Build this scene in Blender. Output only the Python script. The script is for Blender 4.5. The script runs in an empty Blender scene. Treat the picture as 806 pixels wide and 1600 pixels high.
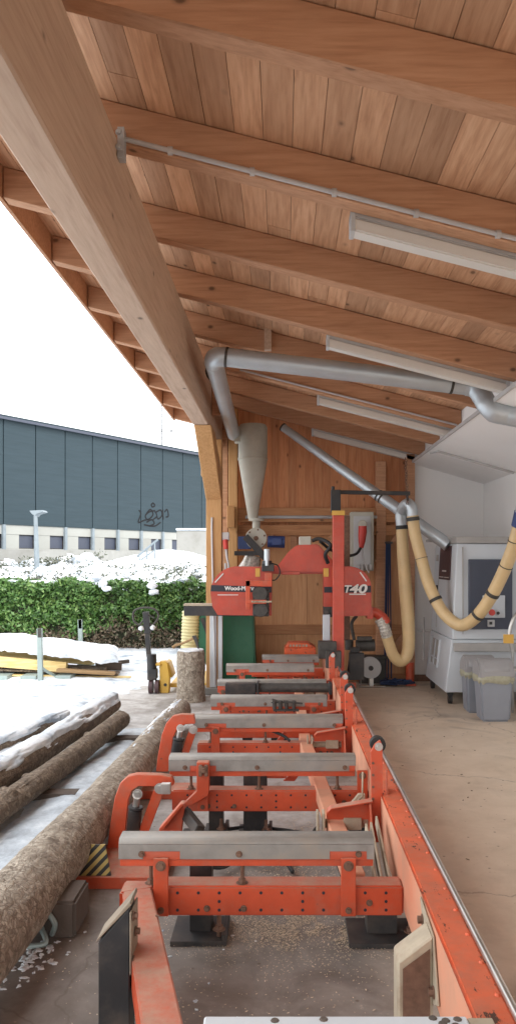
import bpy, bmesh, math, random
from mathutils import Vector, Matrix, noise
random.seed(7)
S = bpy.context.scene
COL = S.collection
# ------------------------------------------------------------------ camera
F, VX, VY, EYE = 1209.0, 442.0, 873.0, 1.65      # lens in photo pixels, vanishing point, eye height
cd = bpy.data.cameras.new('camera')
cam = bpy.data.objects.new('camera', cd); COL.objects.link(cam)
cam.location = (0, 0, EYE); cam.rotation_euler = (math.radians(90), 0, 0)
cd.sensor_fit = 'VERTICAL'; cd.sensor_height = 36.0; cd.sensor_width = 36.0
cd.lens = 36.0 * F / 1600.0
cd.shift_x = -(VX - 403.0) / 1600.0; cd.shift_y = (VY - 800.0) / 1600.0
cd.clip_start = 0.05; cd.clip_end = 2000
S.camera = cam
# ------------------------------------------------------------------ light
SUN_EL, SUN_AZ = math.radians(44), math.radians(158)   # azimuth clockwise from +Y
w = bpy.data.worlds.new('World'); S.world = w; w.use_nodes = True
nt = w.node_tree; nt.nodes.clear()
sky = nt.nodes.new('ShaderNodeTexSky'); sky.sky_type = 'NISHITA'; sky.sun_disc = False
sky.sun_elevation = SUN_EL; sky.sun_rotation = SUN_AZ
sky.air_density = 1.0; sky.dust_density = 3.0; sky.ozone_density = 0.6
ov = nt.nodes.new('ShaderNodeTexNoise'); ov.inputs['Scale'].default_value = 2.0; ov.inputs['Detail'].default_value = 5
ovr = nt.nodes.new('ShaderNodeMapRange'); ovr.inputs['To Min'].default_value = 14.0; ovr.inputs['To Max'].default_value = 18.0
nt.links.new(ov.outputs['Fac'], ovr.inputs['Value'])
cmb = nt.nodes.new('ShaderNodeCombineColor')
for k in range(3): nt.links.new(ovr.outputs[0], cmb.inputs[k])
mx = nt.nodes.new('ShaderNodeMix'); mx.data_type = 'RGBA'; mx.inputs[0].default_value = 0.82
nt.links.new(sky.outputs[0], mx.inputs[6]); nt.links.new(cmb.outputs[0], mx.inputs[7])
bg = nt.nodes.new('ShaderNodeBackground'); bg.inputs['Strength'].default_value = 0.10
out = nt.nodes.new('ShaderNodeOutputWorld')
nt.links.new(mx.outputs[2], bg.inputs[0]); nt.links.new(bg.outputs[0], out.inputs[0])
sl = bpy.data.lights.new('sun', 'SUN'); sl.energy = 1.5; sl.angle = math.radians(18); sl.color = (1.0, 0.96, 0.9)
so = bpy.data.objects.new('sun', sl); COL.objects.link(so)
sdir = Vector((math.sin(SUN_AZ) * math.cos(SUN_EL), math.cos(SUN_AZ) * math.cos(SUN_EL), math.sin(SUN_EL)))
so.rotation_euler = sdir.to_track_quat('Z', 'Y').to_euler(); so.location = (-20, -20, 30)
S.view_settings.view_transform = 'Standard'; S.view_settings.look = 'None'
S.view_settings.exposure = 1.1; S.view_settings.gamma = 1.0; S.view_settings.use_curve_mapping = False
S.render.engine = 'CYCLES'
S.cycles.max_bounces = 8; S.cycles.diffuse_bounces = 5
# ------------------------------------------------------------------ helpers
def at(px, py, Y): return Vector(((px - VX) * Y / F, Y, EYE - (py - VY) * Y / F))
def X_(px, Y): return (px - VX) * Y / F
def Z_(py, Y): return EYE - (py - VY) * Y / F
class MB:
    def __init__(s): s.v = []; s.f = []; s.m = []; s.g = []; s.hold = False
    def add(s, vs, fs, mi=0):
        b = len(s.v); s.v += [Vector(q) for q in vs]
        if not s.hold: s.g.append((b, len(s.f)))
        s.f += [tuple(b + i for i in f) for f in fs]; s.m += [mi] * len(fs); return s
    def box(s, x0, x1, y0, y1, z0, z1, mi=0):
        return s.add([(x0,y0,z0),(x1,y0,z0),(x1,y1,z0),(x0,y1,z0),(x0,y0,z1),(x1,y0,z1),(x1,y1,z1),(x0,y1,z1)],
                     [(0,3,2,1),(4,5,6,7),(0,1,5,4),(1,2,6,5),(2,3,7,6),(3,0,4,7)], mi)
    def beam(s, p0, p1, w, h, up=(0,0,1), mi=0):
        p0 = Vector(p0); p1 = Vector(p1); d = (p1-p0).normalized(); up = Vector(up)
        r = d.cross(up).normalized(); u = r.cross(d)
        vs = []
        for p in (p0, p1):
            for a, b in ((-1,-1),(1,-1),(1,1),(-1,1)): vs.append(p + r*(a*w/2) + u*(b*h/2))
        return s.add(vs, [(0,1,2,3)[::-1],(4,5,6,7),(0,1,5,4),(1,2,6,5),(2,3,7,6),(3,0,4,7)], mi)
    def ring_tube(s, pts, rs, n=14, cap=True, mi=0):
        pts = [Vector(p) for p in pts]; N = len(pts)
        if not isinstance(rs, (list, tuple)): rs = [rs]*N
        T = []
        for i in range(N):
            t = pts[min(i+1,N-1)] - pts[max(i-1,0)]; T.append(t.normalized())
        a = Vector((0,0,1)) if abs(T[0].z) < .9 else Vector((1,0,0))
        u = T[0].cross(a).normalized(); vs = []; fs = []
        for i in range(N):
            u = (u - T[i]*u.dot(T[i])).normalized(); v = T[i].cross(u)
            for k in range(n):
                an = 2*math.pi*k/n; vs.append(pts[i] + (u*math.cos(an) + v*math.sin(an))*rs[i])
        for i in range(N-1):
            for k in range(n):
                k2 = (k+1) % n; fs.append((i*n+k, i*n+k2, (i+1)*n+k2, (i+1)*n+k))
        if cap: fs.append(tuple(range(n))[::-1]); fs.append(tuple((N-1)*n+k for k in range(n)))
        return s.add(vs, fs, mi)
    def cyl(s, p0, p1, r0, r1=None, n=18, mi=0): return s.ring_tube([p0, p1], [r0, r0 if r1 is None else r1], n, True, mi)
    def prism(s, poly, vec, mi=0):
        poly = [Vector(p) for p in poly]; vec = Vector(vec); n = len(poly)
        fs = [tuple(range(n)), tuple(range(n, 2*n))[::-1]] + [(i, i+n, (i+1) % n + n, (i+1) % n) for i in range(n)]
        return s.add(poly + [p+vec for p in poly], fs, mi)
    def lathe(s, c, prof, n=28, mi=0):
        c = Vector(c); return s.ring_tube_z(c, prof, n, mi)
    def ring_tube_z(s, c, prof, n, mi):
        vs = []; fs = []; N = len(prof)
        for r, z in prof:
            for k in range(n):
                a = 2*math.pi*k/n; vs.append(c + Vector((r*math.cos(a), r*math.sin(a), z)))
        for i in range(N-1):
            for k in range(n):
                k2 = (k+1) % n; fs.append((i*n+k, i*n+k2, (i+1)*n+k2, (i+1)*n+k))
        fs.append(tuple(range(n))[::-1]); fs.append(tuple((N-1)*n+k for k in range(n)))
        return s.add(vs, fs, mi)
    def bolt(s, p, d=(0,-1,0), r=.012, h=.012, mi=0):
        p = Vector(p); d = Vector(d).normalized()
        s.ring_tube([p, p+d*.003], [r*1.5]*2, 14, True, mi); s.hold = True; s.ring_tube([p+d*.003, p+d*(h+.003)], [r]*2, 6, True, mi); s.hold = False
        return s
    def each(s, name, mats, parent, **kw):
        # every primitive of this builder becomes a part of its own
        out = []; gs = s.g + [(len(s.v), len(s.f))]
        for (v0, f0), (v1, f1) in zip(gs, gs[1:]):
            m = MB(); m.v = s.v[v0:v1]; m.f = [tuple(i-v0 for i in f) for f in s.f[f0:f1]]; m.m = s.m[f0:f1]
            out.append(m.build(name, mats, parent, **kw))
        return out
    def build(s, name, mats, parent=None, bevel=0, seg=1, smooth=35, loc=None):
        root = parent
        while root is not None and root.parent is not None: root = root.parent
        org = Vector(root.location) if root is not None else Vector(loc if loc is not None else (0,0,0))
        me = bpy.data.meshes.new(name)
        me.from_pydata([tuple(v-org) for v in s.v], [], s.f)
        if not isinstance(mats, (list, tuple)): mats = [mats]
        for m in mats: me.materials.append(m)
        me.polygons.foreach_set('material_index', s.m)
        bm = bmesh.new(); bm.from_mesh(me)
        bmesh.ops.recalc_face_normals(bm, faces=bm.faces)
        if bevel:
            ed = [e for e in bm.edges if len(e.link_faces) == 2 and e.calc_face_angle(0) > .5]
            bmesh.ops.bevel(bm, geom=ed, offset=bevel, segments=seg, affect='EDGES', clamp_overlap=True)
        bm.to_mesh(me); bm.free()
        if smooth:
            me.shade_smooth(); me.set_sharp_from_angle(angle=math.radians(smooth))
        o = bpy.data.objects.new(name, me); COL.objects.link(o)
        if parent is not None: o.parent = parent
        else: o.location = org
        return o
def tag(o, label, cat, group=None, kind=None):
    if label: o['label'] = label
    if cat: o['category'] = cat
    if group: o['group'] = group
    if kind: o['kind'] = kind
    return o
def thing(name, loc, label, cat, group=None):
    o = bpy.data.objects.new(name, None); COL.objects.link(o); o.location = loc; o.empty_display_size = .1
    return tag(o, label, cat, group)
def struct(o): o['kind'] = 'structure'; return o
def spline(pts, n=8):
    pts = [Vector(p) for p in pts]; o = []
    P = [pts[0]*2-pts[1]] + pts + [pts[-1]*2-pts[-2]]
    for i in range(1, len(P)-2):
        for k in range(n):
            t = k/n; a, b, c, d = P[i-1], P[i], P[i+1], P[i+2]
            o.append(.5*((2*b)+(c-a)*t+(2*a-5*b+4*c-d)*t*t+(3*b-a-3*c+d)*t**3))
    o.append(pts[-1]); return o
def resample(pts, step):
    o = [pts[0]]; acc = 0
    for a, b in zip(pts, pts[1:]):
        L = (b-a).length
        while acc + L >= step:
            t = (step-acc)/L; a = a.lerp(b, t); o.append(a); L = (b-a).length; acc = 0
        acc += L
    o.append(pts[-1]); return o
def text_mesh(name, body, size, mat, parent, loc, depth=.001, shear=0.0, bold=0.0, sx=1.0, align='CENTER', rotz=0, fontw=None):
    cu = bpy.data.curves.new(name+'_curve', 'FONT'); cu.body = body; cu.size = size; cu.extrude = depth; cu.shear = shear
    cu.offset = bold; cu.align_x = align; cu.align_y = 'CENTER'
    t = bpy.data.objects.new('tmp', cu); COL.objects.link(t)
    dg = bpy.context.evaluated_depsgraph_get(); dg.update()
    me = bpy.data.meshes.new_from_object(t.evaluated_get(dg)); bpy.data.objects.remove(t, do_unlink=True)
    R = Matrix.Rotation(rotz, 4, 'Z') @ Matrix.Rotation(math.radians(90), 4, 'X') @ Matrix.Diagonal((sx,1,1,1))
    me.transform(R); me.materials.clear(); me.materials.append(mat)
    o = bpy.data.objects.new(name, me); COL.objects.link(o); o.parent = parent
    root = parent
    while root.parent is not None: root = root.parent
    me.transform(Matrix.Translation(Vector(loc) - Vector(root.location)))
    return o
# ------------------------------------------------------------------ materials
def newmat(name):
    m = bpy.data.materials.new(name); m.use_nodes = True; t = m.node_tree; b = t.nodes['Principled BSDF']; return m, t, b
def N(t, kind, **kw):
    n = t.nodes.new(kind)
    for k, v in kw.items():
        if k in n.inputs.keys(): n.inputs[k].default_value = v
        else: setattr(n, k, v)
    return n
def L(t, a, b): t.links.new(a, b)
def ramp(t, fac, stops):
    r = t.nodes.new('ShaderNodeValToRGB'); e = r.color_ramp.elements
    while len(e) < len(stops): e.new(.5)
    for i, (p, c) in enumerate(stops): e[i].position = p; e[i].color = (*c, 1) if len(c) == 3 else c
    L(t, fac, r.inputs[0]); return r.outputs[0]
def mixc(t, fac, a, b, mode='MIX'):
    m = t.nodes.new('ShaderNodeMix'); m.data_type = 'RGBA'; m.blend_type = mode
    for s, i in ((fac, 0), (a, 6), (b, 7)):
        if isinstance(s, (int, float)): m.inputs[i].default_value = s
        elif isinstance(s, tuple): m.inputs[i].default_value = (*s, 1)
        else: L(t, s, m.inputs[i])
    return m.outputs[2]
def math_(t, op, a, b=0.0, clamp=False):
    m = t.nodes.new('ShaderNodeMath'); m.operation = op; m.use_clamp = clamp
    for s, i in ((a, 0), (b, 1)):
        if isinstance(s, (int, float)): m.inputs[i].default_value = s
        else: L(t, s, m.inputs[i])
    return m.outputs[0]
def coords(t, scale=(1,1,1), rand=True, island=False):
    tc = N(t, 'ShaderNodeTexCoord'); v = tc.outputs['Object']
    if rand:
        oi = N(t, 'ShaderNodeObjectInfo'); r = math_(t, 'MULTIPLY', oi.outputs['Random'], 31.0)
        if island:
            g = N(t, 'ShaderNodeNewGeometry'); r2 = math_(t, 'MULTIPLY', g.outputs['Random Per Island'], 57.0); r = math_(t, 'ADD', r, r2)
        va = N(t, 'ShaderNodeVectorMath', operation='ADD'); L(t, v, va.inputs[0]); L(t, r, va.inputs[1]); v = va.outputs[0]
    mp = N(t, 'ShaderNodeMapping'); mp.inputs['Scale'].default_value = scale; L(t, v, mp.inputs[0]); return mp.outputs[0]
def noise_(t, vec, scale, detail=4, rough=.55, dist=0):
    n = N(t, 'ShaderNodeTexNoise'); n.inputs['Scale'].default_value = scale; n.inputs['Detail'].default_value = detail
    n.inputs['Roughness'].default_value = rough; n.inputs['Distortion'].default_value = dist; L(t, vec, n.inputs['Vector']); return n.outputs['Fac']
def bump(t, b, h, s=.3, d=.01):
    n = N(t, 'ShaderNodeBump'); n.inputs['Strength'].default_value = s; n.inputs['Distance'].default_value = d
    L(t, h, n.inputs['Height']); L(t, n.outputs[0], b.inputs['Normal'])
def wood(name, dark, mid, light, axis='x', var=.25, knots=True, rough=.75):
    m, t, b = newmat(name)
    sc = {'x': (1.0,14,14), 'y': (14,1.0,14), 'z': (14,14,1.0)}[axis]
    v = coords(t, sc, True, True)
    g = noise_(t, v, 3.0, 6, .6, .25)
    c = ramp(t, g, [(.3, dark), (.5, mid), (.72, light)])
    # low frequency staining
    v2 = coords(t, tuple(.35 if s == 1.0 else .22*6 for s in sc), True, True)
    g2 = noise_(t, v2, 1.6, 3)
    c = mixc(t, math_(t, 'MULTIPLY', math_(t, 'SUBTRACT', g2, .47, True), 1.5, True), c, tuple(x*.72 for x in dark))
    gi = N(t, 'ShaderNodeNewGeometry'); oi = N(t, 'ShaderNodeObjectInfo')
    rr = math_(t, 'FRACT', math_(t, 'ADD', gi.outputs['Random Per Island'], oi.outputs['Random']))
    rv = N(t, 'ShaderNodeMapRange'); L(t, rr, rv.inputs[0]); rv.inputs['To Min'].default_value = 1-var; rv.inputs['To Max'].default_value = 1+var*.6
    cc = N(t, 'ShaderNodeCombineColor')
    for k in range(3): L(t, rv.outputs[0], cc.inputs[k])
    c = mixc(t, 1.0, c, cc.outputs[0], 'MULTIPLY')
    if knots:
        kv = coords(t, tuple(4.2 if s == 1.0 else 6.5 for s in sc), True, True)
        vo = N(t, 'ShaderNodeTexVoronoi'); vo.inputs['Scale'].default_value = 1.0; L(t, kv, vo.inputs['Vector'])
        kf = ramp(t, vo.outputs['Distance'], [(.0, (1,1,1)), (.07, (.85,.85,.85)), (.11, (.25,.25,.25)), (.17, (0,0,0))])
        wn = N(t, 'ShaderNodeSeparateColor'); L(t, vo.outputs['Color'], wn.inputs[0])
        keep = math_(t, 'GREATER_THAN', wn.outputs[0], .58)
        c = mixc(t, math_(t, 'MULTIPLY', math_(t, 'MULTIPLY', kf, keep), .95), c, tuple(x*.3 for x in dark))
    L(t, c, b.inputs['Base Color']); b.inputs['Roughness'].default_value = rough
    bump(t, b, g, .25, .004); return m
def plain(name, c, rough=.6, metal=0, var=.15, scale=6, bmp=.1, dirt=None, dirtamt=.4):
    m, t, b = newmat(name); v = coords(t)
    g = noise_(t, v, scale, 6, .6)
    col = ramp(t, g, [(.25, tuple(x*(1-var) for x in c)), (.75, tuple(min(1, x*(1+var)) for x in c))])
    if dirt:
        g2 = noise_(t, v, scale*.5, 8, .65); col = mixc(t, math_(t, 'MULTIPLY', math_(t, 'SUBTRACT', g2, .48, True), dirtamt*8, True), col, dirt)
    L(t, col, b.inputs['Base Color']); b.inputs['Metallic'].default_value = metal
    rr = N(t, 'ShaderNodeMapRange'); L(t, g, rr.inputs[0]); rr.inputs['To Min'].default_value = rough-.1; rr.inputs['To Max'].default_value = min(1, rough+.15)
    L(t, rr.outputs[0], b.inputs['Roughness'])
    if bmp: bump(t, b, noise_(t, v, scale*8, 3), bmp, .004)
    return m
def paint(name, c, dust=(.42,.30,.22), dustamt=.75, chip=(.12,.06,.04), chipthr=.66, rough=.45, streak=False, grime=.42):
    """machine paint: sawdust lying on upward faces, scuffs and chips"""
    m, t, b = newmat(name); v = coords(t)
    g = noise_(t, v, 5, 6, .6)
    col = ramp(t, g, [(.3, tuple(x*.78 for x in c)), (.7, tuple(x*1.12 for x in c))])
    ge = N(t, 'ShaderNodeNewGeometry'); sx = N(t, 'ShaderNodeSeparateXYZ'); L(t, ge.outputs['Normal'], sx.inputs[0])
    up = math_(t, 'MULTIPLY', math_(t, 'SUBTRACT', sx.outputs['Z'], .35, True), 1.6, True)
    dn = ramp(t, noise_(t, v, 14, 8, .7), [(.3, (.25,)*3), (.65, (1,)*3)])
    col = mixc(t, math_(t, 'MULTIPLY', math_(t, 'MULTIPLY', up, dn), dustamt), col, dust)
    grim = ramp(t, noise_(t, v, 9, 8, .7), [(.48, (0,)*3), (.75, (grime,)*3)])
    col = mixc(t, grim, col, tuple(x*.6 for x in dust))
    ch = ramp(t, noise_(t, coords(t, (2.2,.8,2.2) if streak else (1,1,1)), 11, 8, .7), [(chipthr, (0,)*3), (chipthr+.03, (1,)*3)])
    col = mixc(t, ch, col, chip)
    L(t, col, b.inputs['Base Color'])
    r = math_(t, 'ADD', math_(t, 'MULTIPLY', up, .3), rough); L(t, r, b.inputs['Roughness'])
    bump(t, b, noise_(t, v, 60, 4), .12, .003); return m
M = {}
M['board'] = wood('roof board wood', (.44,.225,.12), (.58,.325,.185), (.68,.41,.25), 'y', .24)
M['rafter'] = wood('rafter wood', (.39,.195,.105), (.49,.26,.145), (.56,.315,.19), 'x', .12)
M['glulam'] = wood('glulam wood', (.45,.31,.225), (.54,.39,.29), (.60,.45,.34), 'y', .04)
M['post'] = wood('post wood', (.42,.22,.085), (.51,.28,.115), (.57,.33,.145), 'z', .08)
M['wallboard'] = wood('wall board wood', (.46,.175,.075), (.58,.245,.11), (.64,.315,.155), 'z', .14)
M['panel'] = wood('wall panel wood', (.54,.265,.12), (.64,.345,.17), (.70,.41,.22), 'z', .08)
M['rail_wood'] = wood('wall rail wood', (.34,.15,.065), (.46,.22,.10), (.55,.29,.14), 'x', .1)
M['lumber'] = wood('yellow lumber', (.50,.35,.13), (.66,.50,.22), (.74,.60,.32), 'x', .15)
M['handle'] = wood('handle wood', (.25,.15,.07), (.36,.23,.11), (.45,.30,.16), 'x', .1, False)
M['red'] = paint('orange red machine paint', (.55,.078,.028))
M['redhood'] = paint('red hood paint', (.50,.056,.027), dustamt=.4, chipthr=.8, rough=.35, grime=.2)
M['redrail'] = paint('worn orange rail paint', (.72,.115,.034), dustamt=.25, chip=(.075,.035,.022), chipthr=.60, streak=True, rough=.4)
M['dustred'] = plain('sawdust caked rail side', (.62,.30,.19), .85, 0, .22, 5, .2, (.60,.15,.07), .35)
M['black'] = plain('black steel paint', (.022,.022,.024), .5, 0, .3, 9, .1, (.12,.085,.06), .25)
M['rubber'] = plain('black rubber', (.018,.018,.018), .6)
M['bunk'] = plain('brushed stainless cover', (.29,.275,.255), .55, .35, .25, 10, .1, (.30,.22,.15), .3)
M['steel'] = plain('worn bright steel', (.50,.49,.47), .32, .9, .2, 14, .1, (.2,.13,.09), .2)
M['galv'] = plain('galvanised duct', (.50,.545,.58), .40, .5, .07, 5, .03)
M['rust'] = plain('rusty bolt steel', (.20,.115,.08), .7, .4, .35, 30, .2)
M['cream'] = plain('cream painted sheet', (.47,.455,.39), .6, 0, .14, 5, .06, (.24,.23,.19), .4)
M['creamdirty'] = plain('dirty cream steel', (.44,.375,.28), .75, 0, .25, 12, .2, (.17,.11,.07), .5)
M['white'] = plain('white painted metal', (.52,.53,.54), .5, 0, .08, 3, .03, (.38,.37,.34), .25)
M['plaster'] = plain('white plaster', (.84,.83,.82), .9, 0, .05, 1.6, .12, (.55,.53,.50), .12)
M['lightgrey'] = plain('light grey cabinet enamel', (.56,.60,.64), .5, 0, .05, 2.5, .03, (.42,.40,.37), .1)
M['dustcap'] = plain('dusty brown steel', (.27,.22,.165), .8, 0, .25, 14, .2, (.12,.09,.07), .4)
M['trim'] = plain('beige grey trim', (.36,.345,.33), .6)
M['darkpanel'] = plain('dark slate panel', (.055,.065,.095), .45, 0, .1, 4, .02)
M['poster'] = plain('brown poster', (.075,.04,.045), .5, 0, .25, 12, 0)
M['greybin'] = plain('grey bin plastic', (.24,.26,.30), .5, 0, .08, 5, .04)
M['greylid'] = plain('grey lid plastic', (.29,.285,.29), .42, 0, .08, 5, .04)
M['bag'] = plain('translucent yellow bag', (.34,.33,.24), .35, 0, .25, 20, .5)
M['hose'] = plain('yellow suction hose', (.62,.45,.235), .42, 0, .10, 6, .04)
M['hosepale'] = plain('pale yellow hose', (.62,.56,.30), .45, 0, .1, 6, .04)
M['clear'] = plain('clear wire hose', (.50,.47,.42), .25, .2, .3, 30, .1)
M['green'] = plain('green container plastic', (.022,.15,.075), .5, 0, .2, 5, .05, (.09,.12,.08), .2)
M['blue'] = plain('blue paint', (.025,.05,.16), .5)
M['bluestrap'] = plain('blue strap webbing', (.022,.04,.10), .8, 0, .3, 20, .2)
M['yellow'] = plain('yellow truck paint', (.66,.40,.06), .45, 0, .1, 6, .05, (.3,.2,.08), .2)
M['yellowtag'] = plain('yellow label', (.62,.36,.07), .5)
M['redplastic'] = plain('red plug plastic', (.50,.04,.03), .4)
M['greysteel'] = plain('grey green rack steel', (.30,.37,.36), .5, .3, .1, 6, .05)
M['paintedwhite'] = plain('white painted timber', (.60,.64,.68), .7, 0, .06, 6, .1, (.42,.38,.32), .15)
M['lampwhite'] = plain('lamp diffuser', (.68,.66,.62), .4, 0, .06, 3, .02, (.45,.38,.3), .15)
M['conduit'] = plain('grey conduit', (.46,.44,.43), .5)
M['decalwhite'] = plain('decal white', (.75,.73,.70), .5, 0, .04, 5, 0)
M['spray'] = plain('black spray paint', (.004,.004,.006), .95, 0, .1, 5, 0)
M['decalblack'] = plain('decal dark', (.02,.02,.03), .5, 0, .1, 5, 0)
M['cast'] = plain('engine cast metal', (.07,.065,.06), .6, .4, .4, 20, .3)
M['lampgrey'] = plain('pale grey lamp post', (.20,.24,.27), .5)
M['concblock'] = plain('pale concrete block', (.27,.27,.255), .9, 0, .18, 3, .3, (.14,.135,.12), .4)
M['basewall'] = plain('cream base wall', (.34,.35,.33), .9, 0, .06, 1, .1, (.22,.21,.19), .25)
M['darkblock'] = plain('dirty dark block', (.11,.085,.07), .9, 0, .3, 8, .4, (.04,.05,.045), .4)
M['pylon'] = plain('far grey steel', (.10,.11,.12), .7)
# concrete floor
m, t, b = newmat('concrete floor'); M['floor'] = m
v = coords(t, (1,1,1), False)
big = noise_(t, v, .9, 6, .6); fine = noise_(t, v, 30, 8, .7); mid = noise_(t, v, 4, 8, .65, .5)
c = ramp(t, mid, [(.3, (.13,.11,.095)), (.52, (.22,.195,.175)), (.78, (.31,.285,.255))])
def _mr(val, a, b_):
    n = N(t, 'ShaderNodeMapRange'); L(t, val, n.inputs[0]); n.inputs['From Min'].default_value = a; n.inputs['From Max'].default_value = b_; return n.outputs[0]
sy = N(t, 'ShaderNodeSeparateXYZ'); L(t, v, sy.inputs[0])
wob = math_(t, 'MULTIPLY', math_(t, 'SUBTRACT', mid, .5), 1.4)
snowlit_dust = math_(t, 'MULTIPLY', _mr(math_(t, 'ADD', sy.outputs['Y'], wob), 3.7, 4.9), _mr(math_(t, 'ADD', sy.outputs['X'], wob), .75, .4))  # paler floor under the bed: reflected snow light painted in, plus snow dust
c = mixc(t, math_(t, 'MULTIPLY', snowlit_dust, .8), c, ramp(t, noise_(t, v, 6, 8, .7), [(.35, (.34,.32,.30)), (.6, (.58,.57,.56))]))
# sawdust trodden into the slab on the working side
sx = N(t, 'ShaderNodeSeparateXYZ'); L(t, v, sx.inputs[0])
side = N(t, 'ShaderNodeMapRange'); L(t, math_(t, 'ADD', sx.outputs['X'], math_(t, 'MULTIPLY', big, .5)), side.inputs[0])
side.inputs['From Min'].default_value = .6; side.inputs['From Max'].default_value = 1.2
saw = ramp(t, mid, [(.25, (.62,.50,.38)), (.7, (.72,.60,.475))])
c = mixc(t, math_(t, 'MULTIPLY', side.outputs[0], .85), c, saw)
c = mixc(t, math_(t, 'MULTIPLY', ramp(t, noise_(t, v, 2.3, 8, .7), [(.5, (0,)*3), (.7, (.6,)*3)]), math_(t, 'SUBTRACT', 1.0, math_(t, 'MULTIPLY', side.outputs[0], .7))), c, (.15,.115,.09))
c = mixc(t, ramp(t, fine, [(.62, (0,)*3), (.7, (.7,)*3)]), c, (.50,.42,.32))
vo = N(t, 'ShaderNodeTexVoronoi'); vo.inputs['Scale'].default_value = 9; L(t, v, vo.inputs['Vector'])
c = mixc(t, ramp(t, vo.outputs['Distance'], [(.0, (.9,)*3), (.05, (.6,)*3), (.09, (0,)*3)]), c, (.11,.08,.055))
wv = N(t, 'ShaderNodeTexNoise'); wv.inputs['Scale'].default_value = 3; wv.inputs['Detail'].default_value = 6; L(t, v, wv.inputs['Vector'])
va = N(t, 'ShaderNodeVectorMath', operation='MULTIPLY_ADD'); L(t, wv.outputs['Color'], va.inputs[0]); va.inputs[1].default_value = (.35,.35,.35); L(t, v, va.inputs[2])
ce = N(t, 'ShaderNodeTexVoronoi', feature='DISTANCE_TO_EDGE'); ce.inputs['Scale'].default_value = .45; L(t, va.outputs[0], ce.inputs['Vector'])
c = mixc(t, ramp(t, ce.outputs['Distance'], [(.0, (.55,)*3), (.0012, (.3,)*3), (.003, (0,)*3)]), c, (.12,.095,.075))
c = mixc(t, ramp(t, noise_(t, v, 1.1, 3, .5, .8), [(.56, (0,)*3), (.66, (.55,)*3)]), c, (.13,.105,.085))
L(t, c, b.inputs['Base Color'])
L(t, ramp(t, big, [(.35, (.45,)*3), (.6, (.85,)*3)]), b.inputs['Roughness']); bump(t, b, fine, .2, .004)
# snow
m, t, b = newmat('snow'); M['snow'] = m; v = coords(t)
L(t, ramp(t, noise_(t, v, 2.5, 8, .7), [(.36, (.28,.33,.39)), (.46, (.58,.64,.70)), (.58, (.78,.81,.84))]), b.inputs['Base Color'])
b.inputs['Roughness'].default_value = .7; bump(t, b, noise_(t, v, 16, 8, .7), .4, .02)
m, t, b = newmat('trodden slush'); M['slush'] = m; v = coords(t)
L(t, ramp(t, noise_(t, v, 5, 8, .75), [(.3, (.24,.27,.31)), (.5, (.46,.52,.58)), (.7, (.72,.77,.82))]), b.inputs['Base Color'])
b.inputs['Roughness'].default_value = .45; bump(t, b, noise_(t, v, 14, 8, .7), .6, .02)
# wet outside asphalt / concrete yard
M['yard'] = plain('wet yard concrete', (.20,.19,.18), .5, 0, .3, 3, .25, (.10,.095,.09), .3)
# bark
def bark(name, d, mi_, l):
    m, t, b = newmat(name); v = coords(t, (1,1,1))
    wv = N(t, 'ShaderNodeTexNoise'); wv.inputs['Scale'].default_value = 14; wv.inputs['Detail'].default_value = 5; L(t, v, wv.inputs['Vector'])
    va = N(t, 'ShaderNodeVectorMath', operation='MULTIPLY_ADD'); L(t, wv.outputs['Color'], va.inputs[0]); va.inputs[1].default_value = (.10,.10,.10); L(t, v, va.inputs[2])
    vo = N(t, 'ShaderNodeTexVoronoi'); vo.inputs['Scale'].default_value = 38; L(t, va.outputs[0], vo.inputs['Vector'])
    ve = N(t, 'ShaderNodeTexVoronoi', feature='DISTANCE_TO_EDGE'); ve.inputs['Scale'].default_value = 38; L(t, va.outputs[0], ve.inputs['Vector'])
    s = N(t, 'ShaderNodeSeparateColor'); L(t, vo.outputs['Color'], s.inputs[0])
    patch = noise_(t, v, 16, 6, .6)
    c = ramp(t, math_(t, 'ADD', math_(t, 'MULTIPLY', s.outputs[0], .38), math_(t, 'MULTIPLY', patch, .68)), [(.2, d), (.45, mi_), (.75, l)])
    e = ramp(t, ve.outputs['Distance'], [(.0, (1,)*3), (.10, (0,)*3)])
    c = mixc(t, math_(t, 'MULTIPLY', e, ramp(t, noise_(t, v, 11, 4), [(.4, (.15,)*3), (.6, (.8,)*3)])), c, d)
    c = mixc(t, ramp(t, noise_(t, v, 70, 6, .75), [(.4, (0,)*3), (.65, (.5,)*3)]), c, mi_)
    L(t, c, b.inputs['Base Color']); b.inputs['Roughness'].default_value = .88
    h = math_(t, 'ADD', math_(t, 'MINIMUM', ve.outputs['Distance'], .15), math_(t, 'MULTIPLY', s.outputs[1], .22))
    h = math_(t, 'ADD', h, math_(t, 'MULTIPLY', noise_(t, v, 60, 5, .7), .25))
    bump(t, b, h, 1.0, .03); return m
M['bark'] = bark('spruce bark', (.13,.095,.07), (.33,.275,.215), (.56,.49,.40))
M['barkdark'] = bark('dark wet bark', (.06,.042,.03), (.19,.14,.10), (.32,.25,.18))
m, t, b = newmat('log end grain'); M['endgrain'] = m
v = coords(t); L(t, ramp(t, noise_(t, v, 20, 6), [(.3, (.30,.20,.11)), (.7, (.46,.34,.20))]), b.inputs['Base Color']); b.inputs['Roughness'].default_value = .8
def leafmat(name, cols):
    m, t, b = newmat(name); g = N(t, 'ShaderNodeNewGeometry')
    L(t, ramp(t, g.outputs['Random Per Island'], [(i/(len(cols)-1), c) for i, c in enumerate(cols)]), b.inputs['Base Color'])
    b.inputs['Roughness'].default_value = .5
    return m
M['leaf'] = leafmat('hedge leaf', [(.03,.075,.02), (.06,.14,.032), (.09,.19,.045), (.17,.27,.08)])
M['leafcore'] = plain('hedge inner twigs', (.03,.035,.018), .9, 0, .4, 20, .5)
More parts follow.
